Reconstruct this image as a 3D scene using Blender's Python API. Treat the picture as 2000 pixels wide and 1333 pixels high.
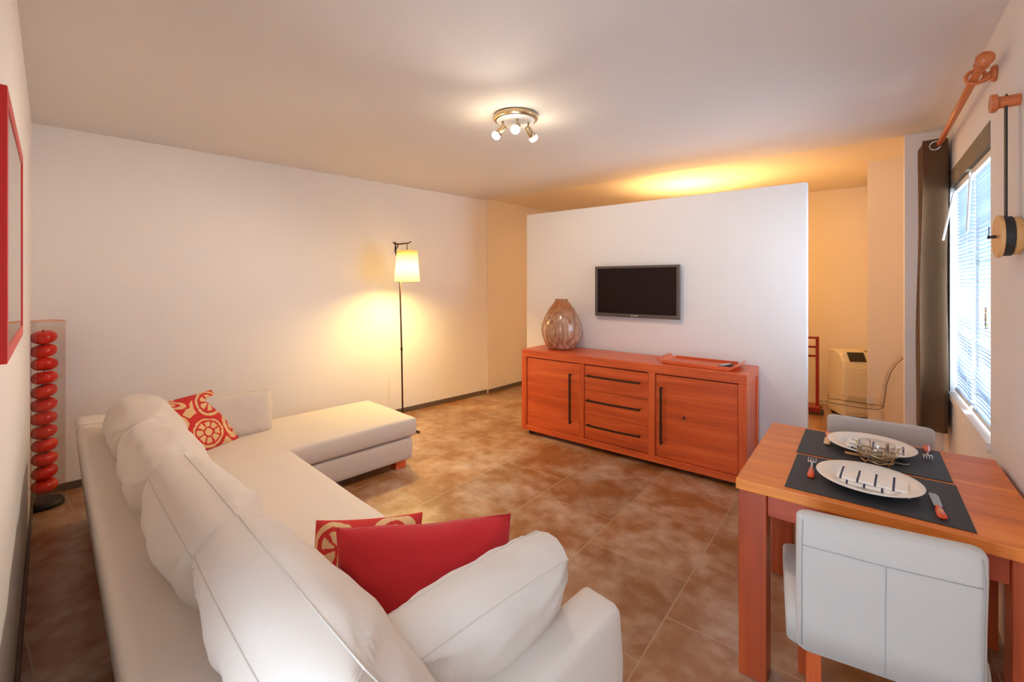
import bpy, bmesh, math, random
from mathutils import Vector, Matrix, noise
PI = math.pi
random.seed(7)
for _o in list(bpy.data.objects): bpy.data.objects.remove(_o)
SC = bpy.context.scene
COL = SC.collection

# ------------------------------------------------------------------ camera
YAW = math.radians(38.5)
FPX = 867.0
HC = 1.50
cam_d = bpy.data.cameras.new('camera'); cam = bpy.data.objects.new('camera', cam_d); COL.objects.link(cam)
cam.location = (0, 0, HC); cam.rotation_euler = (PI / 2, 0, YAW)
cam_d.sensor_width = 36.0; cam_d.lens = 36.0 * FPX / 2000.0
cam_d.shift_y = -(666.5 - 553.0) / 2000.0
cam_d.clip_start = 0.02
SC.camera = cam
CT, ST = math.cos(YAW), math.sin(YAW)
def W(lat, d, z=0.0):
    "camera-levelled coordinates (right, forward) to world"
    return Vector((lat * CT - d * ST, lat * ST + d * CT, z))

# ------------------------------------------------------------------ world, exposure, large lights
world = bpy.data.worlds.new('sky'); SC.world = world; world.use_nodes = True
wn = world.node_tree.nodes; wl = world.node_tree.links
bg = wn['Background']; bg.inputs['Color'].default_value = (0.62, 0.80, 1.0, 1); bg.inputs['Strength'].default_value = 7.0
SC.view_settings.view_transform = 'Standard'; SC.view_settings.look = 'None'
SC.view_settings.gamma = 1.0; SC.view_settings.use_curve_mapping = False
SC.view_settings.exposure = 1.0
SC.cycles.max_bounces = 10; SC.cycles.diffuse_bounces = 7; SC.cycles.sample_clamp_indirect = 6.0
SC.cycles.use_denoising = True
SC.cycles.caustics_reflective = False; SC.cycles.caustics_refractive = False

def light(name, kind, loc, power, color=(1, 1, 1), size=0.1, rot=None, portal=False, size_y=None, spot=None, blend=0.6):
    l = bpy.data.lights.new(name, kind); o = bpy.data.objects.new(name, l); COL.objects.link(o)
    o.location = loc
    if rot is not None: o.rotation_euler = rot
    l.energy = power; l.color = color
    if kind == 'AREA':
        l.size = size
        if size_y: l.shape = 'RECTANGLE'; l.size_y = size_y
        if portal: l.cycles.is_portal = True
    else:
        l.shadow_soft_size = size
    if kind == 'SPOT': l.spot_size = spot; l.spot_blend = blend
    return o
ZC = 2.62
# daylight enters by the window in the right wall and by the glazed door behind the camera
light('window_portal', 'AREA', (0.60, 3.58, 1.51), 1, rot=(0, PI / 2, 0), size=1.44, size_y=1.22, portal=True)
light('garden_door_portal', 'AREA', (-0.36, -0.34, 1.1), 1, rot=(PI / 2, 0, math.radians(-5.4)), size=0.70, size_y=2.1, portal=True)

# ------------------------------------------------------------------ node material helpers
def lin(r, g, b):
    f = lambda c: (c / 255 / 12.92) if c / 255 <= 0.04045 else ((c / 255 + 0.055) / 1.055) ** 2.4
    return (f(r), f(g), f(b), 1)
def newmat(name):
    m = bpy.data.materials.new(name); m.use_nodes = True
    nt = m.node_tree; return m, nt, nt.nodes['Principled BSDF']
def N(nt, t, **k):
    n = nt.nodes.new(t)
    for a, b in k.items(): setattr(n, a, b)
    return n
def L(nt, a, b): nt.links.new(a, b)
def math_n(nt, op, a, b=None, c=None):
    n = N(nt, 'ShaderNodeMath', operation=op)
    for i, v in enumerate((a, b, c)):
        if v is None: continue
        if isinstance(v, (int, float)): n.inputs[i].default_value = v
        else: L(nt, v, n.inputs[i])
    return n.outputs[0]
def ramp(nt, fac, stops):
    r = N(nt, 'ShaderNodeValToRGB'); e = r.color_ramp.elements
    e[0].position, e[0].color = stops[0]; e[1].position, e[1].color = stops[-1]
    for p, c in stops[1:-1]: e.new(p).color = c
    L(nt, fac, r.inputs[0]); return r.outputs[0]
def mix(nt, fac, a, b, blend='MIX'):
    n = N(nt, 'ShaderNodeMix', data_type='RGBA', blend_type=blend)
    for s, v in ((0, fac), (6, a), (7, b)):
        if isinstance(v, (int, float)): n.inputs[s].default_value = v
        elif isinstance(v, tuple): n.inputs[s].default_value = v
        else: L(nt, v, n.inputs[s])
    return n.outputs[2]
def bump(nt, p, h, strength, dist=0.01):
    b = N(nt, 'ShaderNodeBump'); b.inputs['Strength'].default_value = strength; b.inputs['Distance'].default_value = dist
    L(nt, h, b.inputs['Height']); L(nt, b.outputs[0], p.inputs['Normal'])
def tex(nt, kind, scale, coord='Object', mscale=None, **k):
    tc = N(nt, 'ShaderNodeTexCoord'); src = tc.outputs[coord]
    if mscale:
        mp = N(nt, 'ShaderNodeMapping'); mp.inputs['Scale'].default_value = mscale; L(nt, src, mp.inputs[0]); src = mp.outputs[0]
    t = N(nt, kind)
    if 'Scale' in t.inputs: t.inputs['Scale'].default_value = scale
    for a, b in k.items(): t.inputs[a].default_value = b
    L(nt, src, t.inputs['Vector']); return t

def mat_plain(name, col, rough=0.5, metal=0.0, bscale=None, bstr=0.1, var=0.06, **k):
    m, nt, p = newmat(name)
    n = tex(nt, 'ShaderNodeTexNoise', bscale or 12.0, Detail=4.0)
    c2 = tuple(max(0, c * (1 - var)) for c in col[:3]) + (1,)
    L(nt, mix(nt, n.outputs[0], c2, col), p.inputs['Base Color'])
    p.inputs['Roughness'].default_value = rough; p.inputs['Metallic'].default_value = metal
    if bscale: bump(nt, p, n.outputs[0], bstr, 0.002)
    for a, b in k.items(): p.inputs[a].default_value = b
    return m
def mat_wall(name, col):
    m, nt, p = newmat(name)
    n = tex(nt, 'ShaderNodeTexNoise', 1.3, Detail=3.0)
    c2 = tuple(c * 0.95 for c in col[:3]) + (1,)
    L(nt, mix(nt, n.outputs[0], c2, col), p.inputs['Base Color'])
    n2 = tex(nt, 'ShaderNodeTexNoise', 55.0, Detail=5.0)
    bump(nt, p, n2.outputs[0], 0.12, 0.004); p.inputs['Roughness'].default_value = 0.85
    return m
def mat_fabric(name, col, weave=420.0, var=0.10, sheen=0.25):
    m, nt, p = newmat(name)
    n = tex(nt, 'ShaderNodeTexNoise', weave, Detail=2.0)
    n1 = tex(nt, 'ShaderNodeTexNoise', 5.0, Detail=3.0)
    c2 = tuple(c * (1 - var) for c in col[:3]) + (1,)
    a = mix(nt, n.outputs[0], c2, col); a = mix(nt, math_n(nt, 'MULTIPLY', n1.outputs[0], 0.25), a, c2)
    L(nt, a, p.inputs['Base Color']); bump(nt, p, n.outputs[0], 0.25, 0.002)
    p.inputs['Roughness'].default_value = 0.9; p.inputs['Sheen Weight'].default_value = sheen
    return m
def mat_wood(name, c_dark, c_mid, c_light, axis=0, rough=0.38, strips=None, coat=0.15):
    m, nt, p = newmat(name)
    sc = [14.0, 14.0, 14.0]; sc[axis] = 1.2
    n = tex(nt, 'ShaderNodeTexNoise', 1.0, mscale=tuple(sc), Detail=6.0, Distortion=0.6)
    sc2 = [120.0, 120.0, 120.0]; sc2[axis] = 3.0
    n2 = tex(nt, 'ShaderNodeTexNoise', 1.0, mscale=tuple(sc2), Detail=2.0)
    f = math_n(nt, 'ADD', math_n(nt, 'MULTIPLY', n.outputs[0], 0.75), math_n(nt, 'MULTIPLY', n2.outputs[0], 0.25))
    c = ramp(nt, f, [(0.30, c_dark), (0.5, c_mid), (0.70, c_light)])
    if strips:
        bw, rh, plane = strips
        tc = N(nt, 'ShaderNodeTexCoord'); mp = N(nt, 'ShaderNodeMapping'); mp.inputs['Rotation'].default_value = plane
        L(nt, tc.outputs['Object'], mp.inputs[0])
        b = N(nt, 'ShaderNodeTexBrick'); b.offset = 0.37; b.inputs['Scale'].default_value = 1.0
        b.inputs['Brick Width'].default_value = bw; b.inputs['Row Height'].default_value = rh; b.inputs['Mortar Size'].default_value = 0.0003
        b.inputs['Color1'].default_value = (0.80, 0.78, 0.76, 1); b.inputs['Color2'].default_value = (1.0, 1.0, 1.0, 1); b.inputs['Mortar'].default_value = (0.45, 0.45, 0.45, 1)
        L(nt, mp.outputs[0], b.inputs['Vector'])
        c = mix(nt, 0.75, c, b.outputs['Color'], 'MULTIPLY')
    L(nt, c, p.inputs['Base Color']); bump(nt, p, n2.outputs[0], 0.06, 0.002)
    p.inputs['Roughness'].default_value = rough; p.inputs['Coat Weight'].default_value = coat; p.inputs['Coat Roughness'].default_value = 0.25
    return m
def mat_glass(name, tint=(1, 1, 1, 1), fac=0.12, rough=0.02):
    "thin clear pane: mostly see-through with a glossy reflection"
    m, nt, p = newmat(name); nt.nodes.remove(p); out = nt.nodes['Material Output']
    t = N(nt, 'ShaderNodeBsdfTransparent'); t.inputs[0].default_value = tint
    g = N(nt, 'ShaderNodeBsdfGlossy'); g.inputs['Roughness'].default_value = rough
    lw = N(nt, 'ShaderNodeLayerWeight'); lw.inputs[0].default_value = 0.5
    f5 = math_n(nt, 'POWER', lw.outputs['Facing'], 4.0)
    mx = N(nt, 'ShaderNodeMixShader'); L(nt, math_n(nt, 'ADD', math_n(nt, 'MULTIPLY', f5, 0.5), fac * 0.4), mx.inputs[0]); L(nt, t.outputs[0], mx.inputs[1]); L(nt, g.outputs[0], mx.inputs[2])
    L(nt, mx.outputs[0], out.inputs[0]); return m
def mat_emit(name, col, strength):
    m, nt, p = newmat(name)
    p.inputs['Base Color'].default_value = col
    p.inputs['Emission Color'].default_value = col; p.inputs['Emission Strength'].default_value = strength
    return m

M = {}
M['wall'] = mat_wall('wall_plaster', (0.83, 0.785, 0.75, 1))
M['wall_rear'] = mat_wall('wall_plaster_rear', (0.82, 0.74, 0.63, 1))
M['ceiling'] = mat_wall('ceiling_plaster', (0.76, 0.735, 0.715, 1))
M['cream'] = mat_fabric('cream_fabric', (0.66, 0.565, 0.485, 1))
M['cream_seam'] = mat_fabric('cream_piping', (0.60, 0.51, 0.43, 1))
M['chairfab'] = mat_fabric('chair_fabric', (0.56, 0.505, 0.455, 1), weave=300, var=0.2)
M['chairseam'] = mat_fabric('chair_seam', (0.40, 0.37, 0.35, 1))
M['velvet'] = mat_fabric('red_velvet', (0.50, 0.010, 0.013, 1), weave=200, sheen=0.12)
M['curtain'] = mat_fabric('brown_curtain', (0.25, 0.125, 0.052, 1), weave=260, sheen=0.3)
M['teak'] = mat_wood('teak_horizontal', lin(186, 74, 32), lin(216, 94, 44), lin(234, 116, 58), 0)
M['teak_v'] = mat_wood('teak_vertical', lin(186, 74, 32), lin(218, 94, 44), lin(236, 118, 60), 2)
M['teak_y'] = mat_wood('teak_depth', lin(186, 74, 32), lin(218, 98, 46), lin(238, 124, 62), 1)
M['table'] = mat_wood('table_top_wood', lin(206, 104, 30), lin(232, 130, 44), lin(244, 152, 60), 0, rough=0.5, strips=(0.42, 0.045, (0, 0, 0)), coat=0.08)
M['table_v'] = mat_wood('table_leg_wood', lin(146, 54, 18), lin(176, 72, 26), lin(196, 92, 36), 2, rough=0.35)
M['table_x'] = mat_wood('table_apron_wood', lin(146, 50, 18), lin(172, 64, 24), lin(190, 82, 34), 0, rough=0.35)
M['beech'] = mat_wood('beech_rod', lin(184, 92, 48), lin(206, 114, 62), lin(220, 134, 80), 1)
M['clockwood'] = mat_wood('clock_wood', lin(190, 130, 70), lin(214, 160, 96), lin(230, 182, 120), 2)
M['redframe'] = mat_plain('red_lacquer', lin(205, 28, 26), 0.35)
M['black'] = mat_plain('matt_black', (0.02, 0.018, 0.018, 1), 0.5)
M['darkmetal'] = mat_plain('dark_bronze', (0.07, 0.035, 0.022, 1), 0.42, 0.6)
M['steel'] = mat_plain('brushed_steel', (0.62, 0.60, 0.57, 1), 0.28, 1.0)
M['chrome'] = mat_plain('satin_nickel', (0.60, 0.46, 0.28, 1), 0.28, 1.0)
M['goldwire'] = mat_plain('brass_wire', (0.55, 0.40, 0.22, 1), 0.28, 1.0)
M['orange'] = mat_plain('orange_resin', lin(222, 74, 30), 0.3)
M['orange2'] = mat_plain('pale_orange_resin', lin(226, 150, 90), 0.35)
M['porcelain'] = mat_plain('cream_porcelain', (0.86, 0.81, 0.74, 1), 0.12, var=0.02)
M['skirt'] = mat_plain('dark_tile_skirting', (0.12, 0.085, 0.065, 1), 0.4, bscale=9)
M['white'] = mat_plain('white_paint', (0.80, 0.79, 0.76, 1), 0.4, var=0.03)
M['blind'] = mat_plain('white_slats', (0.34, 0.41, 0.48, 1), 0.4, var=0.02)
def _translucent(m, f):
    nt = m.node_tree; t = N(nt, 'ShaderNodeBsdfTranslucent'); t.inputs[0].default_value = (.8, .9, 1, 1); mx = N(nt, 'ShaderNodeMixShader'); mx.inputs[0].default_value = f
    L(nt, nt.nodes['Principled BSDF'].outputs[0], mx.inputs[1]); L(nt, t.outputs[0], mx.inputs[2]); L(nt, mx.outputs[0], nt.nodes['Material Output'].inputs[0])
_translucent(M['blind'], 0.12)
M['valance'] = mat_plain('taupe_roller_fabric', (0.30, 0.235, 0.16, 1), 0.8, bscale=18, var=0.5)
M['plastic'] = mat_plain('ivory_plastic', (0.72, 0.66, 0.52, 1), 0.45, var=0.03)
M['tvframe'] = mat_plain('gunmetal_bezel', (0.13, 0.11, 0.10, 1), 0.35, 0.5)
M['screen'] = mat_plain('tv_screen', (0.014, 0.005, 0.005, 1), 0.2, bscale=60, bstr=0.02, **{'Specular IOR Level': 0.2})
M['glass'] = mat_glass('window_glass', fac=0.06)
M['acrylic'] = mat_glass('clear_acrylic', (0.97, 0.95, 0.93, 1), fac=0.10)
M['clearglass'] = mat_glass('clear_glass', (0.93, 0.91, 0.88, 1), fac=0.16)
M['mirror'] = mat_plain('mirror_silver', (0.86, 0.84, 0.78, 1), 0.02, 1.0, var=0.0)
M['mount'] = mat_plain('cream_mount', (0.70, 0.64, 0.50, 1), 0.6)
M['redrack'] = mat_wood('red_stained_wood', lin(110, 22, 12), lin(140, 30, 18), lin(160, 42, 24), 2)

def mat_floor():
    m, nt, p = newmat('slate_tiles')
    tc = N(nt, 'ShaderNodeTexCoord'); sp = N(nt, 'ShaderNodeSeparateXYZ'); L(nt, tc.outputs['Object'], sp.inputs[0])
    cb = N(nt, 'ShaderNodeCombineXYZ')
    L(nt, math_n(nt, 'ADD', sp.outputs[1], 20 * 0.6 - 2.59 + 0.6 * 0 + 0.3), cb.inputs[0])
    L(nt, math_n(nt, 'ADD', sp.outputs[0], 0.70 + 0.55 * 20), cb.inputs[1])
    def brick(c1, c2, mo, ms):
        b = N(nt, 'ShaderNodeTexBrick'); b.offset = 0.5; b.inputs['Scale'].default_value = 1.0
        b.inputs['Brick Width'].default_value = 0.6; b.inputs['Row Height'].default_value = 0.55
        b.inputs['Mortar Size'].default_value = ms; b.inputs['Mortar Smooth'].default_value = 0.2
        b.inputs['Color1'].default_value = c1; b.inputs['Color2'].default_value = c2; b.inputs['Mortar'].default_value = mo
        L(nt, cb.outputs[0], b.inputs['Vector']); return b
    b = brick((0.92, 0.92, 0.92, 1), (1.15, 1.12, 1.08, 1), (0.9, 0.9, 0.9, 1), 0.003)
    n1 = N(nt, 'ShaderNodeTexNoise'); n1.inputs['Scale'].default_value = 2.6; n1.inputs['Detail'].default_value = 6; n1.inputs['Roughness'].default_value = 0.6
    L(nt, tc.outputs['Object'], n1.inputs['Vector'])
    n2 = N(nt, 'ShaderNodeTexNoise'); n2.inputs['Scale'].default_value = 11.0; n2.inputs['Detail'].default_value = 4; n2.inputs['Roughness'].default_value = 0.5
    L(nt, tc.outputs['Object'], n2.inputs['Vector'])
    f = math_n(nt, 'ADD', math_n(nt, 'MULTIPLY', n1.outputs[0], 0.7), math_n(nt, 'MULTIPLY', n2.outputs[0], 0.3))
    c = ramp(nt, f, [(0.28, lin(116, 72, 36)), (0.44, lin(142, 94, 54)), (0.54, lin(164, 130, 104)), (0.70, lin(190, 172, 160))])
    c = mix(nt, 1.0, c, b.outputs['Color'], 'MULTIPLY')
    c = mix(nt, b.outputs['Fac'], c, lin(172, 148, 120))
    L(nt, c, p.inputs['Base Color'])
    inv = math_n(nt, 'SUBTRACT', 1.0, b.outputs['Fac'])
    h = math_n(nt, 'ADD', inv, math_n(nt, 'MULTIPLY', n2.outputs[0], 0.35))
    bump(nt, p, h, 0.35, 0.004)
    L(nt, math_n(nt, 'ADD', math_n(nt, 'MULTIPLY', n1.outputs[0], 0.30), 0.18), p.inputs['Roughness'])
    p.inputs['Specular IOR Level'].default_value = 0.6; p.inputs['Coat Weight'].default_value = 0.3; p.inputs['Coat Roughness'].default_value = 0.35
    return m
M['floor'] = mat_floor()

def mat_apple():
    m, nt, p = newmat('red_apple_skin')
    n = tex(nt, 'ShaderNodeTexNoise', 9.0, Detail=3.0)
    L(nt, ramp(nt, n.outputs[0], [(0.3, lin(196, 22, 18)), (0.7, lin(232, 48, 36))]), p.inputs['Base Color'])
    p.inputs['Roughness'].default_value = 0.25; return m
M['apple'] = mat_apple()
def mat_vase():
    m, nt, p = newmat('glazed_vase')
    n = tex(nt, 'ShaderNodeTexNoise', 1.0, mscale=(46, 46, 4.0), Detail=4.0, Distortion=0.2)
    n2 = tex(nt, 'ShaderNodeTexNoise', 60.0, Detail=3.0)
    tc = N(nt, 'ShaderNodeTexCoord'); sp = N(nt, 'ShaderNodeSeparateXYZ'); L(nt, tc.outputs['Object'], sp.inputs[0])
    f = math_n(nt, 'ADD', math_n(nt, 'MULTIPLY', n.outputs[0], 0.8), math_n(nt, 'MULTIPLY', n2.outputs[0], 0.2))
    pale = ramp(nt, f, [(0.34, lin(146, 96, 66)), (0.5, lin(174, 130, 102)), (0.66, lin(206, 174, 152))])
    brown = ramp(nt, f, [(0.36, lin(146, 86, 46)), (0.6, lin(176, 112, 68))])
    zf = N(nt, 'ShaderNodeMapRange'); L(nt, math_n(nt, 'ADD', sp.outputs[2], math_n(nt, 'MULTIPLY', n.outputs[0], 0.22)), zf.inputs[0])
    zf.inputs[1].default_value = 0.42; zf.inputs[2].default_value = 0.54
    L(nt, mix(nt, zf.outputs[0], pale, brown), p.inputs['Base Color'])
    p.inputs['Roughness'].default_value = 0.15; bump(nt, p, n.outputs[0], 0.1, 0.003); return m
M['vase'] = mat_vase()
def mat_shade():
    m, nt, p = newmat('lit_lamp_shade'); out = nt.nodes['Material Output']
    n = tex(nt, 'ShaderNodeTexNoise', 200.0)
    c = mix(nt, n.outputs[0], (0.97, 0.90, 0.62, 1), (1.0, 0.94, 0.72, 1)); L(nt, c, p.inputs['Base Color'])
    t = N(nt, 'ShaderNodeBsdfTranslucent'); L(nt, c, t.inputs[0])
    mx = N(nt, 'ShaderNodeMixShader'); mx.inputs[0].default_value = 0.92
    L(nt, p.outputs[0], mx.inputs[1]); L(nt, t.outputs[0], mx.inputs[2]); L(nt, mx.outputs[0], out.inputs[0])
    p.inputs['Roughness'].default_value = 0.9; return m
M['shade'] = mat_shade()
def mat_attr(name, c_a, c_b):
    "woven two-colour cloth: the pattern is stored on the cloth's own mesh"
    m, nt, p = newmat(name)
    a = N(nt, 'ShaderNodeAttribute', attribute_name='pattern')
    n = tex(nt, 'ShaderNodeTexNoise', 350.0)
    r = ramp(nt, a.outputs['Fac'], [(0.42, c_b), (0.58, c_a)])
    L(nt, mix(nt, math_n(nt, 'MULTIPLY', n.outputs[0], 0.22), r, (0.25, 0.12, 0.08, 1)), p.inputs['Base Color'])
    bump(nt, p, math_n(nt, 'ADD', n.outputs[0], a.outputs['Fac']), 0.3, 0.002)
    p.inputs['Roughness'].default_value = 0.9; return m
M['suzani'] = mat_attr('embroidered_cloth', lin(196, 24, 26), lin(222, 182, 130))
M['napkin'] = mat_attr('striped_napkin_cloth', lin(52, 66, 92), lin(255, 248, 238))
def mat_placemat():
    m, nt, p = newmat('woven_black_placemat')
    w1 = tex(nt, 'ShaderNodeTexWave', 160.0); w2 = tex(nt, 'ShaderNodeTexWave', 160.0, mscale=(0, 1, 0)); w2.bands_direction = 'Y'
    h = math_n(nt, 'MULTIPLY', w1.outputs['Fac'], w2.outputs['Fac'])
    L(nt, mix(nt, h, (0.018, 0.018, 0.022, 1), (0.06, 0.055, 0.06, 1)), p.inputs['Base Color'])
    bump(nt, p, h, 0.4, 0.002); p.inputs['Roughness'].default_value = 0.55; return m
M['placemat'] = mat_placemat()

# ------------------------------------------------------------------ mesh helpers
def obj(name, bm, mat, parent=None, bevel=0.0, smooth=False, sub=0, seg=2, loc=None, rot=None):
    me = bpy.data.meshes.new(name)
    bmesh.ops.recalc_face_normals(bm, faces=bm.faces[:])
    bm.to_mesh(me); bm.free()
    o = bpy.data.objects.new(name, me); COL.objects.link(o)
    me.materials.append(M[mat] if isinstance(mat, str) else mat)
    if parent is not None: o.parent = parent
    if loc is not None: o.location = loc
    if rot is not None: o.rotation_euler = rot
    if smooth:
        for p in me.polygons: p.use_smooth = True
    if bevel > 0:
        b = o.modifiers.new('bevel', 'BEVEL'); b.width = bevel; b.segments = seg; b.limit_method = 'ANGLE'; b.angle_limit = math.radians(35)
    if sub:
        s = o.modifiers.new('sub', 'SUBSURF'); s.levels = sub; s.render_levels = sub
    return o
def box(bm, x0, x1, y0, y1, z0, z1, mtx=None):
    vs = [bm.verts.new((x, y, z)) for x in (x0, x1) for y in (y0, y1) for z in (z0, z1)]
    if mtx: 
        for v in vs: v.co = mtx @ v.co
    for f in ((0, 1, 3, 2), (4, 6, 7, 5), (0, 4, 5, 1), (2, 3, 7, 6), (0, 2, 6, 4), (1, 5, 7, 3)): bm.faces.new([vs[i] for i in f])
    return vs
def B(*a, **k):
    bm = bmesh.new(); box(bm, *a, **k); return bm
def prism(bm, pts, z0, z1, close=True):
    a = [bm.verts.new((x, y, z0)) for x, y in pts]; b = [bm.verts.new((x, y, z1)) for x, y in pts]; n = len(pts)
    bm.faces.new(a[::-1]); bm.faces.new(b)
    for i in range(n): bm.faces.new((a[i], a[(i + 1) % n], b[(i + 1) % n], b[i]))
def lathe(bm, prof, seg=32, cx=0, cy=0, cz=0, mtx=None):
    rings = []
    for r, z in prof:
        if r < 1e-6:
            co = Vector((cx, cy, z + cz)); rings.append([bm.verts.new(mtx @ co if mtx else co)])
        else:
            rg = []
            for i in range(seg):
                a = 2 * PI * i / seg; co = Vector((cx + r * math.cos(a), cy + r * math.sin(a), z + cz)); rg.append(bm.verts.new(mtx @ co if mtx else co))
            rings.append(rg)
    for a, b in zip(rings, rings[1:]):
        for i in range(seg):
            j = (i + 1) % seg
            if len(a) == 1 and len(b) == 1: break
            if len(a) == 1: bm.faces.new((a[0], b[j], b[i]))
            elif len(b) == 1: bm.faces.new((a[i], a[j], b[0]))
            else: bm.faces.new((a[i], a[j], b[j], b[i]))
def tube(bm, pts, r, seg=10, cap=True, closed=False):
    pts = [Vector(p) for p in pts]; n = len(pts); rings = []
    rs = r if isinstance(r, (list, tuple)) else [r] * n
    up = None
    for i, p in enumerate(pts):
        if closed: t = (pts[(i + 1) % n] - pts[i - 1]).normalized()
        else: t = (pts[min(i + 1, n - 1)] - pts[max(i - 1, 0)]).normalized()
        if up is None:
            up = Vector((0, 0, 1)) if abs(t.z) < 0.9 else Vector((1, 0, 0))
        s = t.cross(up).normalized(); u2 = s.cross(t).normalized(); up = u2
        rings.append([bm.verts.new(p + (s * math.cos(2 * PI * k / seg) + u2 * math.sin(2 * PI * k / seg)) * rs[i]) for k in range(seg)])
    m = n if closed else n - 1
    for i in range(m):
        a, b = rings[i], rings[(i + 1) % n]
        for k in range(seg): bm.faces.new((a[k], a[(k + 1) % seg], b[(k + 1) % seg], b[k]))
    if cap and not closed: bm.faces.new(rings[0][::-1]); bm.faces.new(rings[-1])
def T(pts, r, **k):
    bm = bmesh.new(); tube(bm, pts, r, **k); return bm
def LT(prof, seg=32, **k):
    bm = bmesh.new(); lathe(bm, prof, seg, **k); return bm
def cyl_between(bm, a, b, r, seg=16): tube(bm, [a, b], r, seg=seg)
def thing(name, label, cat, loc=(0, 0, 0), rot=(0, 0, 0), group=None):
    o = bpy.data.objects.new(name, None); COL.objects.link(o); o.empty_display_size = 0.05
    o.location = loc; o.rotation_euler = rot
    o['label'] = label; o['category'] = cat
    if group: o['group'] = group
    return o
def tag(o, label, cat, group=None):
    o['label'] = label; o['category'] = cat
    if group: o['group'] = group
    return o
def struct(o): o['kind'] = 'structure'; return o
def copy_tree(o, parent=None, **k):
    c = o.copy(); COL.objects.link(c); c.parent = parent
    for ch in [x for x in bpy.data.objects if x.parent == o]: copy_tree(ch, c)
    for a, b in k.items(): c[a] = b
    return c

def cushion(w, h, t, gusset=0.0, k=0.25, ear=0.0, wr=0.006, seed=0, n=28, pw=0.5, crown=4):
    """Padded cushion: w along X, h along Y, thickness along Z. Returns bm, seam loops."""
    bm = bmesh.new(); fr = []; bk = []
    def pos(u, v, s):
        x = u * math.sqrt(max(0, 1 - k * v * v / 2)) * w / 2; y = v * math.sqrt(max(0, 1 - k * u * u / 2)) * h / 2
        x *= 1 - ear * (1 - v * v); y *= 1 - ear * (1 - u * u)
        pf = ((1 - abs(u) ** crown) * (1 - abs(v) ** crown))
        z = gusset / 2 + (t - gusset) / 2 * max(pf, 0) ** pw
        q = Vector((x * 7 + seed * 3.1, y * 7 + s * 5.0, seed * 1.7))
        nz = noise.noise(q) + 0.5 * noise.noise(q * 2.3)
        rad = min(1, (u * u + v * v) / 1.4); ang = math.atan2(v, u)
        cr = 0.5 * math.sin(ang * 14 + seed + 3 * noise.noise(Vector((u * 2, v * 2, seed)))) * rad * (1 - max(abs(u), abs(v)) ** 8) * 0.5
        z += wr * (nz + cr)
        if gusset > .1:
            for cu in (-1, 1):
                for cv in (-1, 1):
                    rr = math.hypot(u - cu, v - cv); aa = math.atan2(v - cv, u - cu)
                    z += .011 * math.sin(aa * 11 + seed * 2 + cu) * math.exp(-rr * 2.6) * min(1, rr * 4)
        return Vector((x, y, s * z))
    for side, s in ((fr, 1), (bk, -1)):
        for i in range(n + 1):
            row = []
            for j in range(n + 1):
                u = math.sin((i / n - 0.5) * PI * 0.94) / math.sin(0.47 * PI); v = math.sin((j / n - 0.5) * PI * 0.94) / math.sin(0.47 * PI)
                edge = i in (0, n) or j in (0, n)
                if edge and gusset <= 0 and s == -1: row.append(fr[i][j]); continue
                p = pos(u, v, s)
                if edge: p.z = s * (gusset / 2)
                row.append(bm.verts.new(p))
            side.append(row)
    for g, fl in ((fr, 0), (bk, 1)):
        for i in range(n):
            for j in range(n):
                q = [g[i][j], g[i + 1][j], g[i + 1][j + 1], g[i][j + 1]]
                bm.faces.new(q[::-1] if fl else q)
    loopidx = [(i, 0) for i in range(n)] + [(n, j) for j in range(n)] + [(i, n) for i in range(n, 0, -1)] + [(0, j) for j in range(n, 0, -1)]
    seams = [[fr[i][j].co.copy() for i, j in loopidx]]
    if gusset > 0:
        seams.append([bk[i][j].co.copy() for i, j in loopidx])
        m = 4; prev = [fr[i][j] for i, j in loopidx]; last = [bk[i][j] for i, j in loopidx]
        for s in range(1, m + 1):
            f = s / m
            if s == m: cur = last
            else:
                cur = []
                for a, b in zip(prev0 if s > 1 else prev, last):
                    p = a.co.lerp(b.co, f); d = Vector((p.x, p.y, 0)); 
                    p += d.normalized() * ((0.20 * gusset + .012 * noise.noise(p * 7 + Vector((seed, 0, 0))) + .006 * noise.noise(p * 19)) * math.sin(PI * f)) + Vector((0, 0, 0))
                    cur.append(bm.verts.new(p))
            if s == 1: prev0 = prev
            for i in range(len(cur)):
                j = (i + 1) % len(cur); bm.faces.new((prev[i], prev[j], cur[j], cur[i]))
            prev = cur
    return bm, seams
def frame_mtx(origin, ux, vy):
    ux = Vector(ux).normalized(); vy = Vector(vy); vy = (vy - ux * vy.dot(ux)).normalized(); w = ux.cross(vy)
    return Matrix(((ux.x, vy.x, w.x, origin[0]), (ux.y, vy.y, w.y, origin[1]), (ux.z, vy.z, w.z, origin[2]), (0, 0, 0, 1)))
def place_cushion(name, label, size, mtx, mat='cream', seam='cream_seam', cat='cushion', group=None, gusset=0.0, parent=None, **k):
    bm, seams = cushion(size[0], size[1], size[2], gusset, **k)
    o = obj(name, bm, mat, smooth=True); o.matrix_world = mtx
    if parent is not None: o.parent = parent
    if seam:
        s = bmesh.new()
        for lp in seams: tube(s, lp, 0.0019, seg=6, closed=True)
        p = obj('piping', s, seam, o, smooth=True)
    if cat: tag(o, label, cat, group)
    return o

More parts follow.
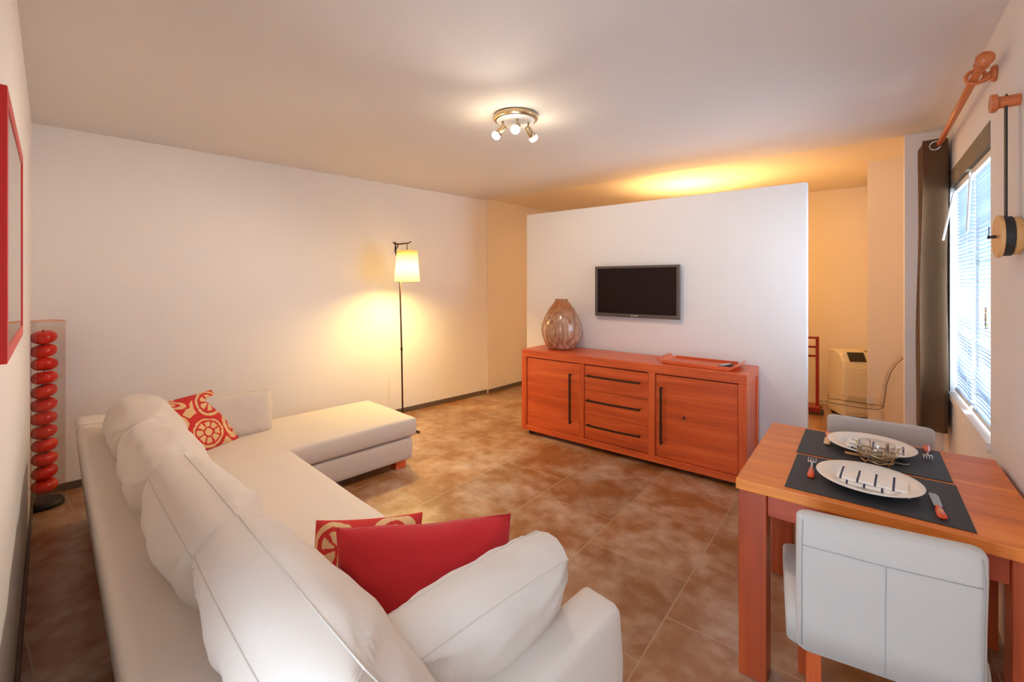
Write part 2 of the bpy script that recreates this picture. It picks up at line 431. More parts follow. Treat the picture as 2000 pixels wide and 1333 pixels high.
# ================================================================== THE SETTING
CORN = W(-1.082 * 3.1, 3.1)
MDIR = W(1.485, -1.43).normalized()        # along the mirror wall, from the corner towards the camera
MN = Vector((-MDIR.y, MDIR.x, 0))          # its normal, into the room
LEND = Vector((-4.02, 4.50, 0)); LDIR = (LEND - CORN).normalized(); LN = Vector((LDIR.y, -LDIR.x, 0))
REAR = Vector((-3.93, 6.72, 0))
def wall_seg(name, p, q, out, z0, z1, th=0.15, mat='wall'):
    p2, q2 = p + out * th, q + out * th
    bm = bmesh.new(); prism(bm, [(p.x, p.y), (q.x, q.y), (q2.x, q2.y), (p2.x, p2.y)], z0, z1)
    return struct(obj(name, bm, mat))
struct(obj('floor', B(-5.2, 1.0, -1.2, 7.3, -0.1, 0.0), 'floor'))
struct(obj('ceiling', B(-5.2, 0.9, -0.9, 4.50, ZC, ZC + 0.15), 'ceiling'))
struct(obj('ceiling_rear', B(-4.9, 0.9, 4.50, 7.0, ZC + 0.02, ZC + 0.15), 'wall_rear'))
wall_seg('wall_left', CORN - LDIR * 0.02, LEND, -LN, 0, ZC)
wall_seg('wall_left_rear', LEND + Vector((0.012, 0, 0)), REAR, Vector((-1, 0, 0)), 0, ZC + 0.02, mat='wall_rear')
# mirror wall, broken by the glazed door behind the camera
DW0, DW1 = 3.86, 4.54                       # door opening along the wall
ENDM = CORN + MDIR * 5.15
mw = bmesh.new()
def seg_prism(bm, a, b, z0, z1, th=0.2):
    p, q = CORN + MDIR * a, CORN + MDIR * b; p2, q2 = p - MN * th, q - MN * th
    prism(bm, [(p.x, p.y), (q.x, q.y), (q2.x, q2.y), (p2.x, p2.y)], z0, z1)
seg_prism(mw, -0.1, DW0, 0, ZC); seg_prism(mw, DW1, 5.3, 0, ZC); seg_prism(mw, DW0, DW1, 2.2, ZC)
struct(obj('wall_near', mw, 'wall'))
# glazed door (out of frame, lets the daylight in)
dr = thing('door_1', 'white glazed door behind the viewer', 'door'); del dr['category']; struct(dr)
dfr = bmesh.new()
for a, b, z0, z1 in ((DW0, DW0 + .07, 0, 2.2), (DW1 - .07, DW1, 0, 2.2), (DW0, DW1, 2.13, 2.2), (DW0, DW1, 0, .09), ((DW0 + DW1) / 2 - .04, (DW0 + DW1) / 2 + .04, 0, 2.2)):
    p, q = CORN + MDIR * a - MN * .1, CORN + MDIR * b - MN * .1; p2, q2 = p - MN * .06, q - MN * .06
    prism(dfr, [(p.x, p.y), (q.x, q.y), (q2.x, q2.y), (p2.x, p2.y)], z0, z1)
obj('door_frame', dfr, 'white', dr)
dg = bmesh.new(); p, q = CORN + MDIR * DW0 - MN * .125, CORN + MDIR * DW1 - MN * .125
prism(dg, [(p.x, p.y), (q.x, q.y), ((q - MN * .006).x, (q - MN * .006).y), ((p - MN * .006).x, (p - MN * .006).y)], 0.05, 2.15)
obj('pane', dg, 'glass', dr)
# window wall
XW = 0.45; WY0, WY1, WZ0, WZ1 = 2.957, 4.20, 0.76, 2.25
ww = bmesh.new()
box(ww, XW, XW + .30, -0.5, WY0, 0, ZC); box(ww, XW, XW + .30, WY1, 4.5, 0, ZC)
box(ww, XW, XW + .30, WY0, WY1, 0, WZ0); box(ww, XW, XW + .30, WY0, WY1, WZ1, ZC)
struct(obj('wall_right', ww, 'wall'))
struct(obj('wall_right_pier', B(0.235, XW + .3, 4.5, 4.62, 0, ZC), 'wall'))
struct(obj('wall_right_rear', B(0.02, XW + .3, 5.36, 6.75, 0, ZC + .02), 'wall_rear'))
struct(obj('wall_right_recess', B(XW, XW + .3, 4.62, 5.36, 0, ZC + .02), 'wall_rear'))
struct(obj('wall_rear', B(-4.1, XW + .3, 6.70, 6.85, 0, ZC + .02), 'wall_rear'))
struct(obj('wall_partition', B(-3.0, -0.346, 4.04, 4.14, 0, 2.27), 'wall', bevel=0.004))
# skirting
def skirt(name, p, q, nrm, h=0.055, th=0.012):
    a, b = p + nrm * 0.001, q + nrm * 0.001; a2, b2 = a + nrm * th, b + nrm * th
    bm = bmesh.new(); prism(bm, [(a.x, a.y), (b.x, b.y), (b2.x, b2.y), (a2.x, a2.y)], 0.001, h)
    o = obj(name, bm, 'skirt', bevel=0.002); struct(o)
skirt('baseboard_left', CORN + LDIR * 0.02, LEND, LN)
skirt('baseboard_left_rear', LEND + Vector((0.012, 0.02, 0)), REAR + Vector((0.01, -.04, 0)), Vector((1, 0, 0)), h=0.05)
skirt('baseboard_near', CORN + MDIR * 0.02, CORN + MDIR * DW0, MN)
# window (frame with two casements) -------------------------------------------------
win = thing('window_1', 'x', 'x'); del win['label']; del win['category']; struct(win)
wf = bmesh.new(); xf = XW + 0.13
ym = 3.60
for y0, y1, z0, z1 in ((WY0, WY0 + .05, WZ0, WZ1), (WY1 - .05, WY1, WZ0, WZ1), (WY0, WY1, WZ0, WZ0 + .05), (WY0, WY1, WZ1 - .05, WZ1), (ym - .035, ym + .035, WZ0, WZ1), (WY0, WY1, 1.62, 1.65)):
    box(wf, xf, xf + .06, y0, y1, z0, z1)
obj('window_frame', wf, 'white', win, bevel=0.004)
gp = bmesh.new(); box(gp, xf + .028, xf + .032, WY0 + .04, WY1 - .04, WZ0 + .04, WZ1 - .04); obj('pane', gp, 'glass', win)
hd = bmesh.new(); box(hd, xf - .012, xf, ym + .0, ym + .03, 1.33, 1.47); tube(hd, [(xf - .01, ym + .015, 1.36), (xf - .045, ym + .015, 1.36), (xf - .045, ym + .015, 1.24)], 0.009)
obj('window_handle', hd, 'chrome', win, smooth=True)
struct(obj('window_sill', B(XW - .012, XW + .12, WY0 - .0, WY1 + .03, WZ0 - .035, WZ0 + .004), 'wall', bevel=.002)).name = 'window_sill'
# valance above the blinds
tag(obj('roller_valance', B(XW - .004, XW + .10, WY0 + .004, WY1 - .004, WZ1 - .11, WZ1 - .004), 'valance', bevel=0.003), 'taupe mottled fabric valance across the top of the window', 'valance')
# blinds -------------------------------------------------
def blind(y0, y1, label, zbot, wand_y, wand_tip):
    r = thing('venetian_blind', label, 'blind', (XW + .035, (y0 + y1) / 2, WZ1 - .11), group='white venetian blinds in the window')
    hw = (y1 - y0) / 2
    obj('headrail', B(-.018, .018, -hw, hw, -.035, -.002), 'white', r, bevel=.002)
    s = bmesh.new(); z = -.055; i = 0; bot = zbot - (WZ1 - .11)
    while z > bot + .02:
        fr = (z / bot); tilt = math.radians(-14 + 3 * math.sin(i * .9))
        sag = 0.002 * math.sin(i * 1.7) + (0.012 * math.sin(i * 0.6) if fr > .7 else 0)
        prev = None
        for k in range(7):
            y = -hw + .004 + (2 * hw - .008) * k / 6
            zz = z + sag * math.sin(PI * k / 6); cx = .0125 * math.cos(tilt); cz = .0125 * math.sin(tilt)
            cur = [s.verts.new((-cx, y, zz - cz)), s.verts.new((0, y, zz + .0025)), s.verts.new((cx, y, zz + cz)), s.verts.new((0, y, zz + .0015))]
            if prev:
                for a in range(4): s.faces.new((prev[a], prev[(a + 1) % 4], cur[(a + 1) % 4], cur[a]))
            prev = cur
        z -= .0225; i += 1
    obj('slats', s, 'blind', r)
    obj('bottom_rail', B(-.014, .014, -hw, hw, bot, bot + .018), 'white', r, bevel=.002)
    c = bmesh.new()
    for yy in (-hw + .09, hw - .09):
        for xx in (-.014, .014): tube(c, [(xx, yy, -.03), (xx, yy, bot + .01)], .0012, seg=5)
    obj('ladder_cord', c, 'white', r)
    obj('tilt_wand', T([(-.02, wand_y, -.03), (-.03, wand_y, -.06), wand_tip], .006, seg=8), 'white', r, smooth=True)
blind(WY0 + .02, ym - .03, 'white venetian blind in the near half of the window, closer to the wall clock', WZ0 + .02, .22, (-.065, .04, -.36))
blind(ym + .03, WY1 - .02, 'white venetian blind in the far half of the window, beside the brown curtain', WZ0 + .02, .20, (-.115, -.17, -.38))

# ================================================================== CURTAIN AND ROD
XR = 0.385; ZR = 2.42
rod = thing('curtain_rod', 'orange-brown wooden curtain rod with round end knob above the window', 'curtain rod', (XR, 3.24, ZR))
obj('pole', T([(0, -.55, 0), (0, 1.18, 0)], .0155, seg=20), 'beech', rod, smooth=True)
fn = bmesh.new(); lathe(fn, [(0, -.0), (.024, 0), (.026, .012), (.018, .02), (.015, .045), (.020, .06), (.028, .068), (.030, .080), (.026, .090), (0, .094)], 28, mtx=Matrix.Translation((0, -.53, 0)) @ Matrix.Rotation(PI / 2, 4, 'X'))
obj('finial', fn, 'beech', rod, smooth=True)
bk = bmesh.new()
tube(bk, [(.03 * math.sin(a), -.40, .03 * math.cos(a) * -1) for a in [k * 2 * PI / 20 for k in range(20)]], .008, seg=8, closed=True)
tube(bk, [(.018, -.40, -.022), (.03, -.40, -.020), (.045, -.40, -.008), (.052, -.40, 0)], [.012, .011, .013, .018], seg=10)
lathe(bk, [(0, 0), (.034, 0), (.036, .008), (.030, .018), (0, .02)], 24, mtx=Matrix.Translation((.0645, -.40, 0)) @ Matrix.Rotation(-PI / 2, 4, 'Y'))
obj('bracket', bk, 'beech', rod, smooth=True)
bk2 = bmesh.new(); tube(bk2, [(.0, 1.16, -.02), (.03, 1.16, -.022), (.064, 1.16, 0)], [.012, .011, .016], seg=10)
obj('bracket', bk2, 'beech', rod, smooth=True)
cur = thing('curtain', 'brown eyelet curtain bunched beside the window', 'curtain', (XR - .018, 4.22, 0))
def curtain_mesh():
    bm = bmesh.new(); nz, ns = 40, 120; rows = []
    for i in range(nz + 1):
        f = i / nz; z = 2.462 - f * (2.462 - .50); row = []
        amp = .064 + .008 * f
        for j in range(ns + 1):
            s = j / ns; ph = s * 2 * PI * 4.0
            y = -.14 + .28 * s + .020 * math.sin(ph * 2) * (.5 + f) * (1 if s < .9 else .4)
            x = -math.cos(ph) * amp + 0.004 * math.sin(9 * f + 5 * s)
            x += -.008 * f
            row.append(bm.verts.new((x, y, z + .004 * math.sin(ph))))
        rows.append(row)
    for i in range(nz):
        for j in range(ns): bm.faces.new((rows[i][j], rows[i + 1][j], rows[i + 1][j + 1], rows[i][j + 1]))
    bmesh.ops.solidify(bm, geom=bm.faces[:], thickness=0.0025)
    return bm
obj('cloth', curtain_mesh(), 'curtain', cur, smooth=True)
for k in range(8):
    s = (k + .5) / 8 ; y = -.14 + .28 * s
    e = bmesh.new(); tube(e, [(.028 * math.cos(a), 0, .028 * math.sin(a)) for a in [q * 2 * PI / 24 for q in range(24)]], .006, seg=8, closed=True)
    obj('eyelet', e, 'steel', cur, smooth=True, loc=(0, y - (.008 if k else .006), ZR), rot=(0, 0, .35 if k % 2 else -.35))

# ================================================================== WALL CLOCK
ck = thing('wall_clock', 'round wooden clock hanging on a black strap from a wall peg', 'clock', (XW, 2.455, 0))
pg = bmesh.new(); lathe(pg, [(0, 0), (.022, 0), (.022, .055), (.034, .062), (.034, .078), (0, .08)], 28, mtx=Matrix.Translation((0, 0, 2.18)) @ Matrix.Rotation(-PI / 2, 4, 'Y'))
obj('peg', pg, 'beech', ck, smooth=False, bevel=.002)
obj('strap', B(-.040, -.034, -.013, .013, 1.68, 2.205), 'black', ck, bevel=.001)
cm = Matrix.Translation((0, 0, 1.675)) @ Matrix.Rotation(-PI / 2, 4, 'Y')
obj('clock_body', LT([(0, .001), (.070, .001), (.070, .022), (0, .022)], 48, mtx=cm), 'clockwood', ck, bevel=.003)
obj('rim_band', LT([(0, .0225), (.074, .0225), (.074, .048), (0, .048)], 48, mtx=cm), 'black', ck, bevel=.003)
obj('clock_face', LT([(0, .0485), (.080, .0485), (.080, .062), (0, .062)], 48, mtx=cm), 'clockwood', ck, bevel=.003)
hn = bmesh.new(); cyl_between(hn, (-.062, 0, 1.675), (-.085, 0, 1.675), .006); box(hn, -.082, -.080, -.003, .003, 1.665, 1.715, mtx=Matrix.Rotation(0, 4, 'X')); box(hn, -.079, -.077, -.045, .01, 1.672, 1.678)
obj('clock_hands', hn, 'black', ck)

# ================================================================== RED FRAMED MIRROR
def wall_cam(d, off):
    "point on the near wall plane offset into the room at camera depth d"
    p0 = CORN + MN * off; # solve for depth
    fwd = Vector((-ST, CT, 0)); t = (d - p0.dot(fwd)) / MDIR.dot(fwd); return p0 + MDIR * t
pf, pn = wall_cam(1.57, .012), wall_cam(1.0, .012)
mlen = (pn - pf).length
mir = thing('wall_mirror', 'tall mirror in a bright red frame on the near wall', 'mirror', (pf.x, pf.y, 1.62), (0, 0, math.atan2(MDIR.y, MDIR.x)))
fb = bmesh.new(); hz0, hz1 = -.305, .33
for x0, x1, z0, z1 in ((0, .035, hz0, hz1), (mlen - .035, mlen, hz0, hz1), (.035, mlen - .035, hz0, hz0 + .035), (.035, mlen - .035, hz1 - .035, hz1)): box(fb, x0, x1, -.009, .013, z0, z1)
obj('frame', fb, 'redframe', mir, bevel=.002)
obj('mirror_glass', B(.034, mlen - .034, -.009, .0105, hz0 + .034, hz1 - .034), 'mirror', mir)

# ================================================================== APPLE TOWER (acrylic column with red apples)
cp = W(-1.0535 * 2.98, 2.98)
col = thing('display_column', 'clear acrylic column with black base standing in the corner', 'display column', (cp.x, cp.y, 0), (0, 0, .35))
def base_bm():
    bm = bmesh.new(); lathe(bm, [(0, 0.001), (.095, .001), (.098, .02), (.085, .045), (0, .045)], 40); return bm
obj('base', base_bm(), 'black', col, smooth=False, bevel=.004)
ab = bmesh.new(); hw = .076
for x0, x1, y0, y1 in ((-hw, hw, -hw, -hw + .003), (-hw, hw, hw - .003, hw), (-hw, -hw + .003, -hw + .003, hw - .003), (hw - .003, hw, -hw + .003, hw - .003)): box(ab, x0, x1, y0, y1, .045, 1.245)
obj('tube', ab, 'acrylic', col)
obj('top_rim', T([(-hw, -hw, 1.245), (hw, -hw, 1.245), (hw, hw, 1.245), (-hw, hw, 1.245)], .003, seg=6, closed=True), 'orange2', col)
apple_me = None
names = ['topmost', 'second from the top', 'third from the top', 'fourth from the top', 'fifth from the top', 'sixth from the top', 'sixth from the bottom', 'fifth from the bottom', 'fourth from the bottom', 'third from the bottom', 'second from the bottom', 'lowest']
zs = [655, 683, 710, 735.5, 763, 789.5, 815, 840.5, 867, 893.5, 921, 944]
proto = None
for i, nm in enumerate(names):
    z = 1.5 - (zs[i] - 553) * 2.96 / 867 + .012
    z = .140 + (11 - i) * .0905
    if proto is None:
        bm = bmesh.new(); pr = []
        for k in range(21):
            a = -PI / 2 + PI * k / 20; r = .065 * math.cos(a) ** .8 if 0 < k < 20 else 0
            zz = .0455 * math.sin(a); zz -= .016 * math.exp(-(r / .022) ** 2) * (1 if a > 0 else -1); pr.append((r, zz))
        lathe(bm, pr, 32); proto = o = obj('apple', bm, 'apple', smooth=True)
        st = T([(0, 0, .028), (.002, 0, .038), (.006, 0, .050)], .003, seg=6); obj('stem', st, 'black', o, smooth=True)
        first = True
    else:
        o = copy_tree(proto)
    rx, ry = random.uniform(-.26, .26), random.uniform(-.2, .2)
    o.location = (cp.x + random.uniform(-.003, .003), cp.y + random.uniform(-.003, .003), z); o.rotation_euler = (rx, ry, random.uniform(0, 6))
    tag(o, 'shiny red apple in the acrylic corner column, %s of the stack' % nm, 'apple', 'red apples stacked in the acrylic column')

# ================================================================== SOFA
SA = math.radians(-5.2)
SO = Vector((-3.87, .47, 0))
sofa = thing('sofa', 'large cream L-shaped sofa with chaise and low padded back', 'sofa', SO, (0, 0, SA))
SM = Matrix.Translation(SO) @ Matrix.Rotation(SA, 4, 'Z')
def soft_box(bm, x0, x1, y0, y1, z0, z1, crown=0.0, nx=16, ny=16, side=0.006):
    "upholstered block with a slightly crowned top"
    top = []; 
    def cw(u): return 1 - abs(2 * u - 1) ** 4
    for i in range(nx + 1):
        row = []
        for j in range(ny + 1):
            u, v = i / nx, j / ny
            row.append(bm.verts.new((x0 + (x1 - x0) * u, y0 + (y1 - y0) * v, z1 + crown * (cw(u) * cw(v)) ** .6 + .003 * noise.noise(Vector((u * 5 * (x1 - x0), v * 5 * (y1 - y0), z1 * 9))))))
        top.append(row)
    for i in range(nx):
        for j in range(ny): bm.faces.new((top[i][j], top[i + 1][j], top[i + 1][j + 1], top[i][j + 1]))
    rim = [top[i][0] for i in range(nx)] + [top[nx][j] for j in range(ny)] + [top[i][ny] for i in range(nx, 0, -1)] + [top[0][j] for j in range(ny, 0, -1)]
    prev = rim; cx, cy = (x0 + x1) / 2, (y0 + y1) / 2
    for s in (.2, .5, .8, 1.0):
        cur = []
        for v in rim:
            ex = 1 if abs(v.co.x - x1) < 1e-6 else (-1 if abs(v.co.x - x0) < 1e-6 else 0); ey = 1 if abs(v.co.y - y1) < 1e-6 else (-1 if abs(v.co.y - y0) < 1e-6 else 0)
            b = side * math.sin(PI * s)
            cur.append(bm.verts.new((v.co.x + ex * b, v.co.y + ey * b, z1 + (z0 - z1) * s)))
        for i in range(len(cur)):
            j = (i + 1) % len(cur); bm.faces.new((prev[i], cur[i], cur[j], prev[j]))
        prev = cur
    bm.faces.new(prev[::-1])
def SB(*a, **k):
    bm = bmesh.new(); soft_box(bm, *a, **k); return bm
obj('base', SB(.78, 3.14, .18, .96, .06, .23, crown=0), 'cream', sofa, bevel=.012, seg=3, smooth=True)
obj('chaise_base', SB(.0, .78, .18, 1.955, .06, .235, crown=0), 'cream', sofa, bevel=.012, seg=3, smooth=True)
obj('seat_cushion', SB(.795, 3.12, .20, .985, .24, .405, crown=.022, nx=40, side=.012), 'cream', sofa, bevel=.022, seg=4, smooth=True)
obj('chaise_cushion', SB(.0, .79, .20, 1.985, .245, .39, crown=.016, ny=40, side=.010), 'cream', sofa, bevel=.016, seg=4, smooth=True)
sm = bmesh.new(); tube(sm, [(.02, 1.986, .30), (.40, 1.990, .30), (.78, 1.986, .30)], .002, seg=6)
# back: tapered section extruded along x
def back_bm():
    bm = bmesh.new(); n = 40; sec = [(.05, .06), (.022, .36), (.0, .62), (.003, .648), (.022, .660), (.11, .655), (.17, .640), (.195, .60), (.22, .40), (.24, .24), (.24, .06)]
    rows = []
    for i in range(n + 1):
        x = 3.24 * i / n; g = .010 * math.exp(-((x - .24) / .012) ** 2)
        rows.append([bm.verts.new((x, y + (g if y < .1 else -g), z - (g * 1.2 if z > .5 else 0))) for y, z in sec])
    xs_extra = []
    for a, b in zip(rows, rows[1:]):
        for k in range(len(sec) - 1): bm.faces.new((a[k], b[k], b[k + 1], a[k + 1]))
        bm.faces.new((a[-1], b[-1], b[0], a[0]))
    bm.faces.new(rows[0][::-1]); bm.faces.new(rows[-1]); return bm
obj('back_frame', back_bm(), 'cream', sofa, smooth=True, bevel=.012, seg=3)
obj('back_seam', T([(.24, .046, .10), (.24, .0225, .36), (.24, .001, .62), (.24, .004, .648), (.24, .022, .6585), (.24, .11, .6535), (.24, .17, .6385), (.24, .195, .60)], .002, seg=6), 'cream_seam', sofa)
# right arm: tapered, top curls outwards
def arm_bm(x0, x1, y0, y1, ztop, lean):
    bm = bmesh.new(); n = 14; rows = []
    sec = [(x0 + .0, .06), (x0 + .0, .44), (x0 + .01, .54), (x0 + .025 + lean, ztop - .012), (x0 + .045 + lean, ztop), (x1 - .02 + lean * .2, ztop - .004), (x1 - .004, ztop - .022), (x1 + .004, .45), (x1, .06)]
    for i in range(n + 1):
        y = y0 + (y1 - y0) * i / n; e = .0 if i < n else 0
        rows.append([bm.verts.new((x, y + .006 * math.sin(PI * z / .6) * (i == n), z)) for x, z in sec])
    for a, b in zip(rows, rows[1:]):
        for k in range(len(sec) - 1): bm.faces.new((a[k], b[k], b[k + 1], a[k + 1]))
        bm.faces.new((a[-1], b[-1], b[0], a[0]))
    bm.faces.new(rows[0][::-1]); bm.faces.new(rows[-1]); return bm
obj('armrest', arm_bm(3.105, 3.262, .0, .995, .60, .0), 'cream', sofa, smooth=True, bevel=.014, seg=4)
obj('armrest', arm_bm(.0, .12, .15, .88, .56, .0), 'cream', sofa, smooth=True, bevel=.014, seg=4)
for x, y in ((.72, 1.86), (.08, 1.86), (.08, .15), (3.14, .15), (3.14, .90), (1.6, .90), (1.6, .15)):
    b = bmesh.new(); box(b, x - .045, x + .045, y - .045, y + .045, 0, .062); obj('foot', b, 'teak', sofa, bevel=.003)
# loose back cushions
def sofa_pt(x, y, z): return SM @ Vector((x, y, z))
def back_cushion(xc, w, label, zt=.86, seed=1, yb=.40, yt=.22, th=.24, roll=0.0, h=.50, seam='cream_seam'):
    top = Vector((xc, yt, zt)); bot = Vector((xc, yb, zt - h * .97))
    vy = (top - bot).normalized(); ux = Vector((math.cos(roll), 0, math.sin(roll))); c = (top + bot) / 2
    m = SM @ frame_mtx(c, ux, vy)
    return place_cushion('back_cushion', label, (w, h, th), m, seam=seam, gusset=.12, k=.24, wr=.013, seed=seed, group='loose cream back cushions along the sofa', pw=.6, n=30)
back_cushion(2.885, .73, 'big cream back cushion nearest the viewer, with two long piping seams', seed=1, zt=.89, yt=.155, yb=.48, th=.265, h=.50)
back_cushion(2.195, .71, 'cream back cushion with a creased near corner, second along the sofa from the viewer', seed=2, zt=.865, roll=.02, yt=.17, yb=.39, th=.28)
back_cushion(1.53, .69, 'cream back cushion third along the sofa from the viewer', seed=3, zt=.855, roll=-.02, yt=.165, yb=.38, th=.28, seam=None)
back_cushion(.85, .74, 'rounded cream back cushion at the far end of the sofa, nearest the corner', seed=4, zt=.86, roll=.03, yt=.18, yb=.38, th=.30, seam=None)
# cushion leaning on the right arm
c0 = Vector((3.055, .63, .585)); m = SM @ frame_mtx(c0, Vector((.04, 1, 0)), Vector((.27, 0, 1)))
place_cushion('arm_cushion', 'boxy cream cushion leaning against the near armrest', (.50, .38, .20), m, gusset=.12, k=.16, wr=.014, seed=9, pw=.6)
# cream cushion on the chaise side arm
c1 = Vector((.235, .77, .54)); m = SM @ frame_mtx(c1, Vector((0.03, 1, 0)), Vector((-.22, 0, 1)))
place_cushion('chaise_cushion_loose', 'cream cushion standing behind the red patterned one on the chaise', (.56, .31, .15), m, gusset=.06, k=.12, wr=.008, seed=12, pw=.6)
bpy.data.objects['chaise_cushion_loose'].name = 'side_cushion'

def suzani(u, v):
    "1 = red, 0 = beige; u,v in 0..1"
    def ring(x, y, cx, cy, rx, ry, rot=0.0):
        dx, dy = x - cx, y - cy; c, s = math.cos(rot), math.sin(rot); a = (dx * c + dy * s) / rx; b = (-dx * s + dy * c) / ry
        return math.hypot(a, b), math.atan2(b, a)
    wob = .012 * noise.noise(Vector((u * 14, v * 14, 2)))
    x, y = u + wob, v + .012 * noise.noise(Vector((u * 14, v * 14, 9)))
    val = 0.0
    # ground: wavy beige bands
    g = math.sin(7 * x + 3 * math.sin(4 * y)) + math.sin(6 * y - 2 * x)
    val = 1.0 if g > -.55 else 0.0
    for cx, cy, rx, ry, rot, kind in ((.50, .26, .24, .22, .2, 'flower'), (.74, .74, .27, .19, .9, 'wheel'), (.18, .52, .12, .13, 0, 'eye'), (.22, .86, .20, .08, -.5, 'leaf'), (.88, .26, .11, .20, .1, 'leaf'), (.08, .14, .14, .12, .4, 'eye')):
        r, a = ring(x, y, cx, cy, rx, ry, rot)
        if r > 1.22: continue
        if kind == 'flower':
            if r > 1.0: val = 1
            elif r > .86: val = 0
            elif r > .74: val = 1
            elif r > .36: val = 0 if abs(math.sin(a * 4)) > .42 else 1
            elif r > .25: val = 1
            else: val = 0
        elif kind == 'wheel':
            if r > 1.02: val = 1
            elif r > .84: val = 0
            elif r > .66: val = 1
            else: val = 0 if abs(math.sin(a * 3 + .5)) > .5 and r > .15 else 1
        elif kind == 'eye':
            if r > 1.0: val = 1
            elif r > .58: val = 0
            else: val = 1
        else:
            if r > 1.0: val = 1
            elif r > .55: val = 0
            elif r > .3: val = 1
            else: val = 0
    return val
def patterned_cushion(name, label, size, mtx, seed, flip=False, back=None):
    bm, seams = cushion(size, size, .13, 0.0, k=0, ear=.045, wr=.006, seed=seed, n=110, pw=.55, crown=3)
    o = obj(name, bm, 'suzani', smooth=True); o.matrix_world = mtx
    at = o.data.color_attributes.new('pattern', 'FLOAT_COLOR', 'POINT')
    for i, v in enumerate(o.data.vertices):
        u, w = v.co.x / size + .5, v.co.y / size + .5
        if flip: u, w = w, 1 - u
        c = suzani(u, w); 
        if max(abs(v.co.x), abs(v.co.y)) > size * .475: c = 1
        at.data[i].color = (c, c, c, 1)
    return tag(o, label, 'cushion', 'red and beige patterned cushions on the sofa')
Bc, Rc, Lc = Vector((-3.33, .965, .425)), Vector((-3.457, 1.279, .425)), Vector((-3.55, .85, .735))
ux, vy = Rc - Bc, Lc - Bc
patterned_cushion('patterned_cushion', 'red cushion with beige flower pattern, tilted on the chaise', .43, frame_mtx((Rc + Lc) / 2 + Vector((.005, -.055, -.02)), ux, vy), 5)
# velvet cushion and the patterned one behind it
a0, a1 = Vector((2.60, .47, .0)), Vector((2.93, .90, .0)); dirx = (a1 - a0).normalized(); nn = Vector((dirx.y, -dirx.x, 0))
mid = (a0 + a1) / 2 + Vector((0, 0, .585)); 
m = SM @ frame_mtx(mid + nn * .03, dirx, Vector((-nn.x * .22, -nn.y * .22, 1)))
bmv, sv = cushion(.53, .37, .17, 0.0, k=0, ear=.05, wr=.020, seed=21, n=60, pw=.55, crown=3)
ov = obj('velvet_cushion', bmv, 'velvet', smooth=True); ov.matrix_world = m
tag(ov, 'plain crimson velvet cushion on the seat beside the near armrest', 'cushion')
m = SM @ frame_mtx(mid - nn * .14 + dirx * (-.20) + Vector((0, 0, -.06)), dirx, Vector((-nn.x * .55, -nn.y * .55, 1)))
patterned_cushion('patterned_cushion', 'red and beige patterned cushion mostly hidden behind the crimson velvet one', .36, m, 8, flip=True)

# ================================================================== SIDEBOARD
sb = thing('sideboard', 'long orange teak sideboard with two doors and three drawers', 'sideboard', (-2.70, 3.55, 0))
Ls, Ds = 2.035, .46
top = .836
obj('body', (lambda b: (box(b, .03, Ls - .03, .035, Ds - .02, .075, .78), b)[1])(bmesh.new()), 'black', sb)
fm = bmesh.new()
box(fm, .0, Ls, 0, Ds, .765, top)
obj('top_board', fm, 'teak', sb, bevel=.004)
for q in ((0, .058, 0, .06), (Ls - .058, Ls, 0, .06), (0, .058, Ds - .06, Ds), (Ls - .058, Ls, Ds - .06, Ds)):
    obj('corner_post', B(*q, .036, .7645), 'teak_v', sb, bevel=.003)
for q in ((.655, .705, 0.001, .06), (1.305, 1.362, 0.001, .06)): obj('divider', B(*q, .09, .7645), 'teak_v', sb, bevel=.003)
bt = bmesh.new(); box(bt, .0582, Ls - .0582, .001, Ds - .001, .036, .0895); obj('bottom_rail', bt, 'teak', sb, bevel=.003)
for x0, x1 in ((.003, .03), (Ls - .045, Ls - .012)):
    s_ = bmesh.new(); box(s_, x0, x1, .0605, Ds - .0605, .05, .764); obj('side_panel', s_, 'teak_v', sb, bevel=.002)
for x in (.05, Ls - .12):
    for y in (.06, Ds - .1): obj('foot', B(x, x + .06, y, y + .05, 0, .036), 'black', sb)
def board_panel(x0, x1, z0, z1, ys=.010, n=4):
    bm = bmesh.new(); h = (z1 - z0) / n
    for k in range(n): box(bm, x0, x1, ys, .034, z0 + h * k, z0 + h * (k + 1) - .0008)
    return bm
def bar_handle(a, b, r=.007, off=.032):
    bm = bmesh.new(); a, b = Vector(a), Vector(b); o = Vector((0, -off, 0)); d = (b - a).normalized()
    pts = [a + o, b + o]; hw = .008
    if abs(d.z) > .5: box(bm, a.x - hw, a.x + hw, -off - .004, -off + .010, min(a.z, b.z), max(a.z, b.z))
    else:
        n = 12
        prev = None
        for k in range(n + 1):
            f = k / n; x = a.x + (b.x - a.x) * f; bow = -.010 * math.sin(PI * f); z = a.z
            ring = [bm.verts.new((x, -off + bow + dy, z + dz)) for dy, dz in ((-.005, -.008), (.007, -.008), (.007, .008), (-.005, .008))]
            if prev:
                for q in range(4): bm.faces.new((prev[q], prev[(q + 1) % 4], ring[(q + 1) % 4], ring[q]))
            else: bm.faces.new(ring)
            prev = ring
        bm.faces.new(prev)
    for p in (a + d * .012, b - d * .012): cyl_between(bm, (p.x, .009, p.z), (p.x, -off + .004, p.z), .005, 10)
    return bm
z0, z1 = .094, .757
dl = obj('door', board_panel(.062, .651, z0, z1), 'teak', sb, bevel=.0015)
obj('door_handle', bar_handle((.575, 0, .205), (.575, 0, .665)), 'darkmetal', dl)
dr2 = obj('door', board_panel(1.366, 1.973, z0, z1), 'teak', sb, bevel=.0015)
obj('door_handle', bar_handle((1.42, 0, .205), (1.42, 0, .665)), 'darkmetal', dr2)
